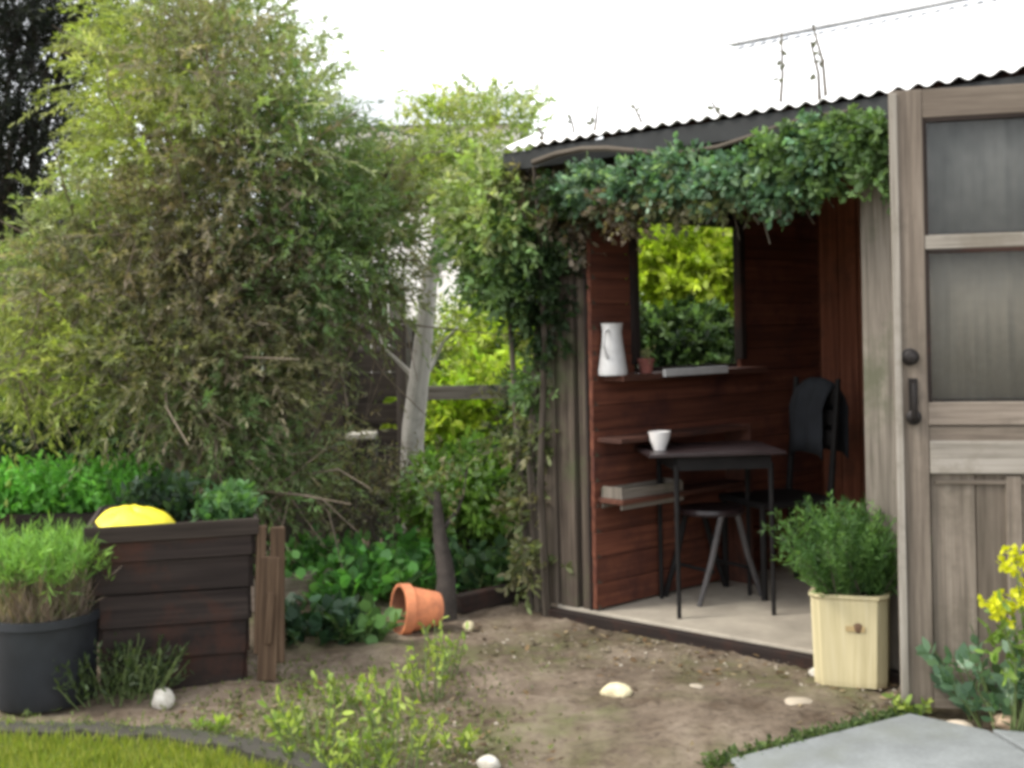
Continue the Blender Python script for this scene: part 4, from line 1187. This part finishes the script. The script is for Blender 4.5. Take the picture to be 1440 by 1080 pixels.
mb.add([V(hx - 3, 38, 0), V(hx + 3, 38, 0), V(hx + 3, 42, 0), V(hx - 3, 42, 0), V(hx - 3, 38, hz - .3), V(hx + 3, 38, hz - .3), V(hx + 3, 42, hz - .3), V(hx - 3, 42, hz - .3)], [(0, 1, 5, 4), (1, 2, 6, 5), (2, 3, 7, 6), (3, 0, 4, 7)])
mb.build('wall', M['peach'], house)
mb = MB(); mb.add([V(hx - 3.3, 37.6, hz - .4), V(hx + 3.3, 37.6, hz - .4), V(hx + 3.3, 42.4, hz - .4), V(hx - 3.3, 42.4, hz - .4), V(hx - 3.3, 40, hz + 1.0), V(hx + 3.3, 40, hz + 1.0)], [(0, 1, 5, 4), (2, 3, 4, 5), (1, 2, 5), (3, 0, 4), (3, 2, 1, 0)])
mb.build('roof', M['tile'], house)

# ------------------------------------------------------------------ weeds in the path
wp = [(.27, .36, .07), (.34, .42, .09), (.20, .29, .06)]
wl = ['tall yellow green weed at the bottom of the path, leftmost', 'yellow green weed rising in the middle foreground of the path', 'upright pale weed in the foreground below the tipped pot', 'leafy weed nearest the bottom edge of the path',
      'short weed between the kerb end and the path', 'small weed right of the tall foreground weeds', 'slim weed just below the terracotta pot', 'tiny weed sprouting near the kerb stone',
      'bushy young weed midway between kerb and tipped pot', 'spindly weed in the middle of the foreground weeds', 'small weed at the foot of the open door']
k = 0
for (px, py, h_, n_, wv) in ((440, 1075, .22, 16, .06), (560, 1085, .20, 18, .07), (600, 985, .26, 14, .045), (500, 1095, .12, 22, .09), (400, 1040, .09, 14, .06), (640, 1060, .10, 8, .04), (628, 950, .24, 9, .03), (290, 1030, .05, 10, .04), (480, 1000, .15, 14, .06), (540, 1020, .18, 12, .05), (1270, 1012, .07, 10, .04)):
    weed('weed', G(px, py), int(n_ * .8), h_, .034, .42, wp, wl[k], 'weed', 'weeds growing in the path', width=wv, nl=9, tilt=.28, spread=.9); k += 1
# blades leaning over the kerb
fl = Fol(); q = np.array([kp[0] * (1 - t) + kp[1] * t for t in ()] or [fine[i] for i in RNG.integers(0, len(fine), 500)])
q = q + _rand(500, .03) * V(1, 1, 0) + UP * .02
fl.shoots(q, _rand(500, .7) + V(0, 0, .8), .05, 4, .024, .2, [(.14, .2, .05), (.09, .12, .04), (.2, .24, .07)], .5, .6)
tag(fl.build('kerb_grass', M['blade']), 'tufts of grass and moss creeping over the dark kerb', 'grass', kind='stuff')
# weedy margin of the paving
fl = Fol(); n_ = 900
q = RNG.uniform(-.05, 1, (n_, 1)); st = G(1010, 1083) * (1 - q) + G(1282, 1008) * q + _rand(n_, .02) * V(1, 1, 0)
fl.shoots(st, _rand(n_, .6) + V(0, 0, .8), .045, 5, .018, .5, [(.08, .13, .04), (.12, .17, .06), (.05, .08, .03)], .5, .8, shape=OVATE)
tag(fl.build('moss_and_weeds', M['leaf']), 'strip of low weeds along the edge of the grey paving', 'weeds', kind='stuff')
# dry clover patches over the path
fl = Fol(); n_ = 2600
pp = np.array([G(random.gauss(470, 130), random.uniform(930, 1080)) for _ in range(n_)])
pp = pp[(pp[:, 0] > -1.35) & (pp[:, 0] < .2)]
fl.shoots(pp, _rand(len(pp), .5) + V(0, 0, .8), .022, 3, .015, .5, [(.15, .19, .06), (.20, .21, .09), (.11, .14, .05)], .5, .8, shape=OVATE)
tag(fl.build('ground_cover', M['leaf']), 'sparse low green ground cover scattered over the earth path', 'ground cover', kind='stuff')

# ------------------------------------------------------------------ flowering plant by the door
fb = G(1425, 1024)
fp = weed('leafy_shrub', fb, 60, .32, .055, .6, [(.10, .18, .11), (.16, .26, .17), (.07, .13, .07), (.34, .44, .34)], 'grey green leafy plant growing at the foot of the glazed door', 'plant', width=.12, nl=8, tilt=.5)
yb = G(1435, 1040)
yf = thing('yellow_flowers', yb, 'tall plant with clusters of yellow flowers at the right edge before the door', 'flowering plant')
mb = MB(); fl = Fol(); fl2 = Fol()
for (px, py, n_) in ((1398, 850, 26), (1425, 790, 14), (1440, 850, 20), (1460, 820, 22)):
    c = P(px, py, float(yb[1]) - .02); mb.tube([yb + V(random.uniform(-.03, .03), 0, 0), (yb + c) / 2 + V(.02, 0, .03), c], [.005, .004, .003], 5)
    u = c + _rand(n_, .026)
    for kk in range(5): fl.leaves(u, _rand(n_) + V(0, -.4, .3), np.full(n_, .026), .8, np.tile((.62, .62, .03), (n_, 1)) * RNG.uniform(.8, 1.15, (n_, 1)), OVATE)
    fl2.shoots(np.repeat(((yb + c * 2) / 3)[None], 10, 0) + _rand(10, .05), _rand(10), .08, 5, .04, .4, [(.16, .26, .05), (.2, .3, .06)], shape=OVATE)
mb.build('stems', M['green_stem'], yf); fl.build('flowers', M['leaf'], yf); fl2.build('foliage', M['leaf'], yf)
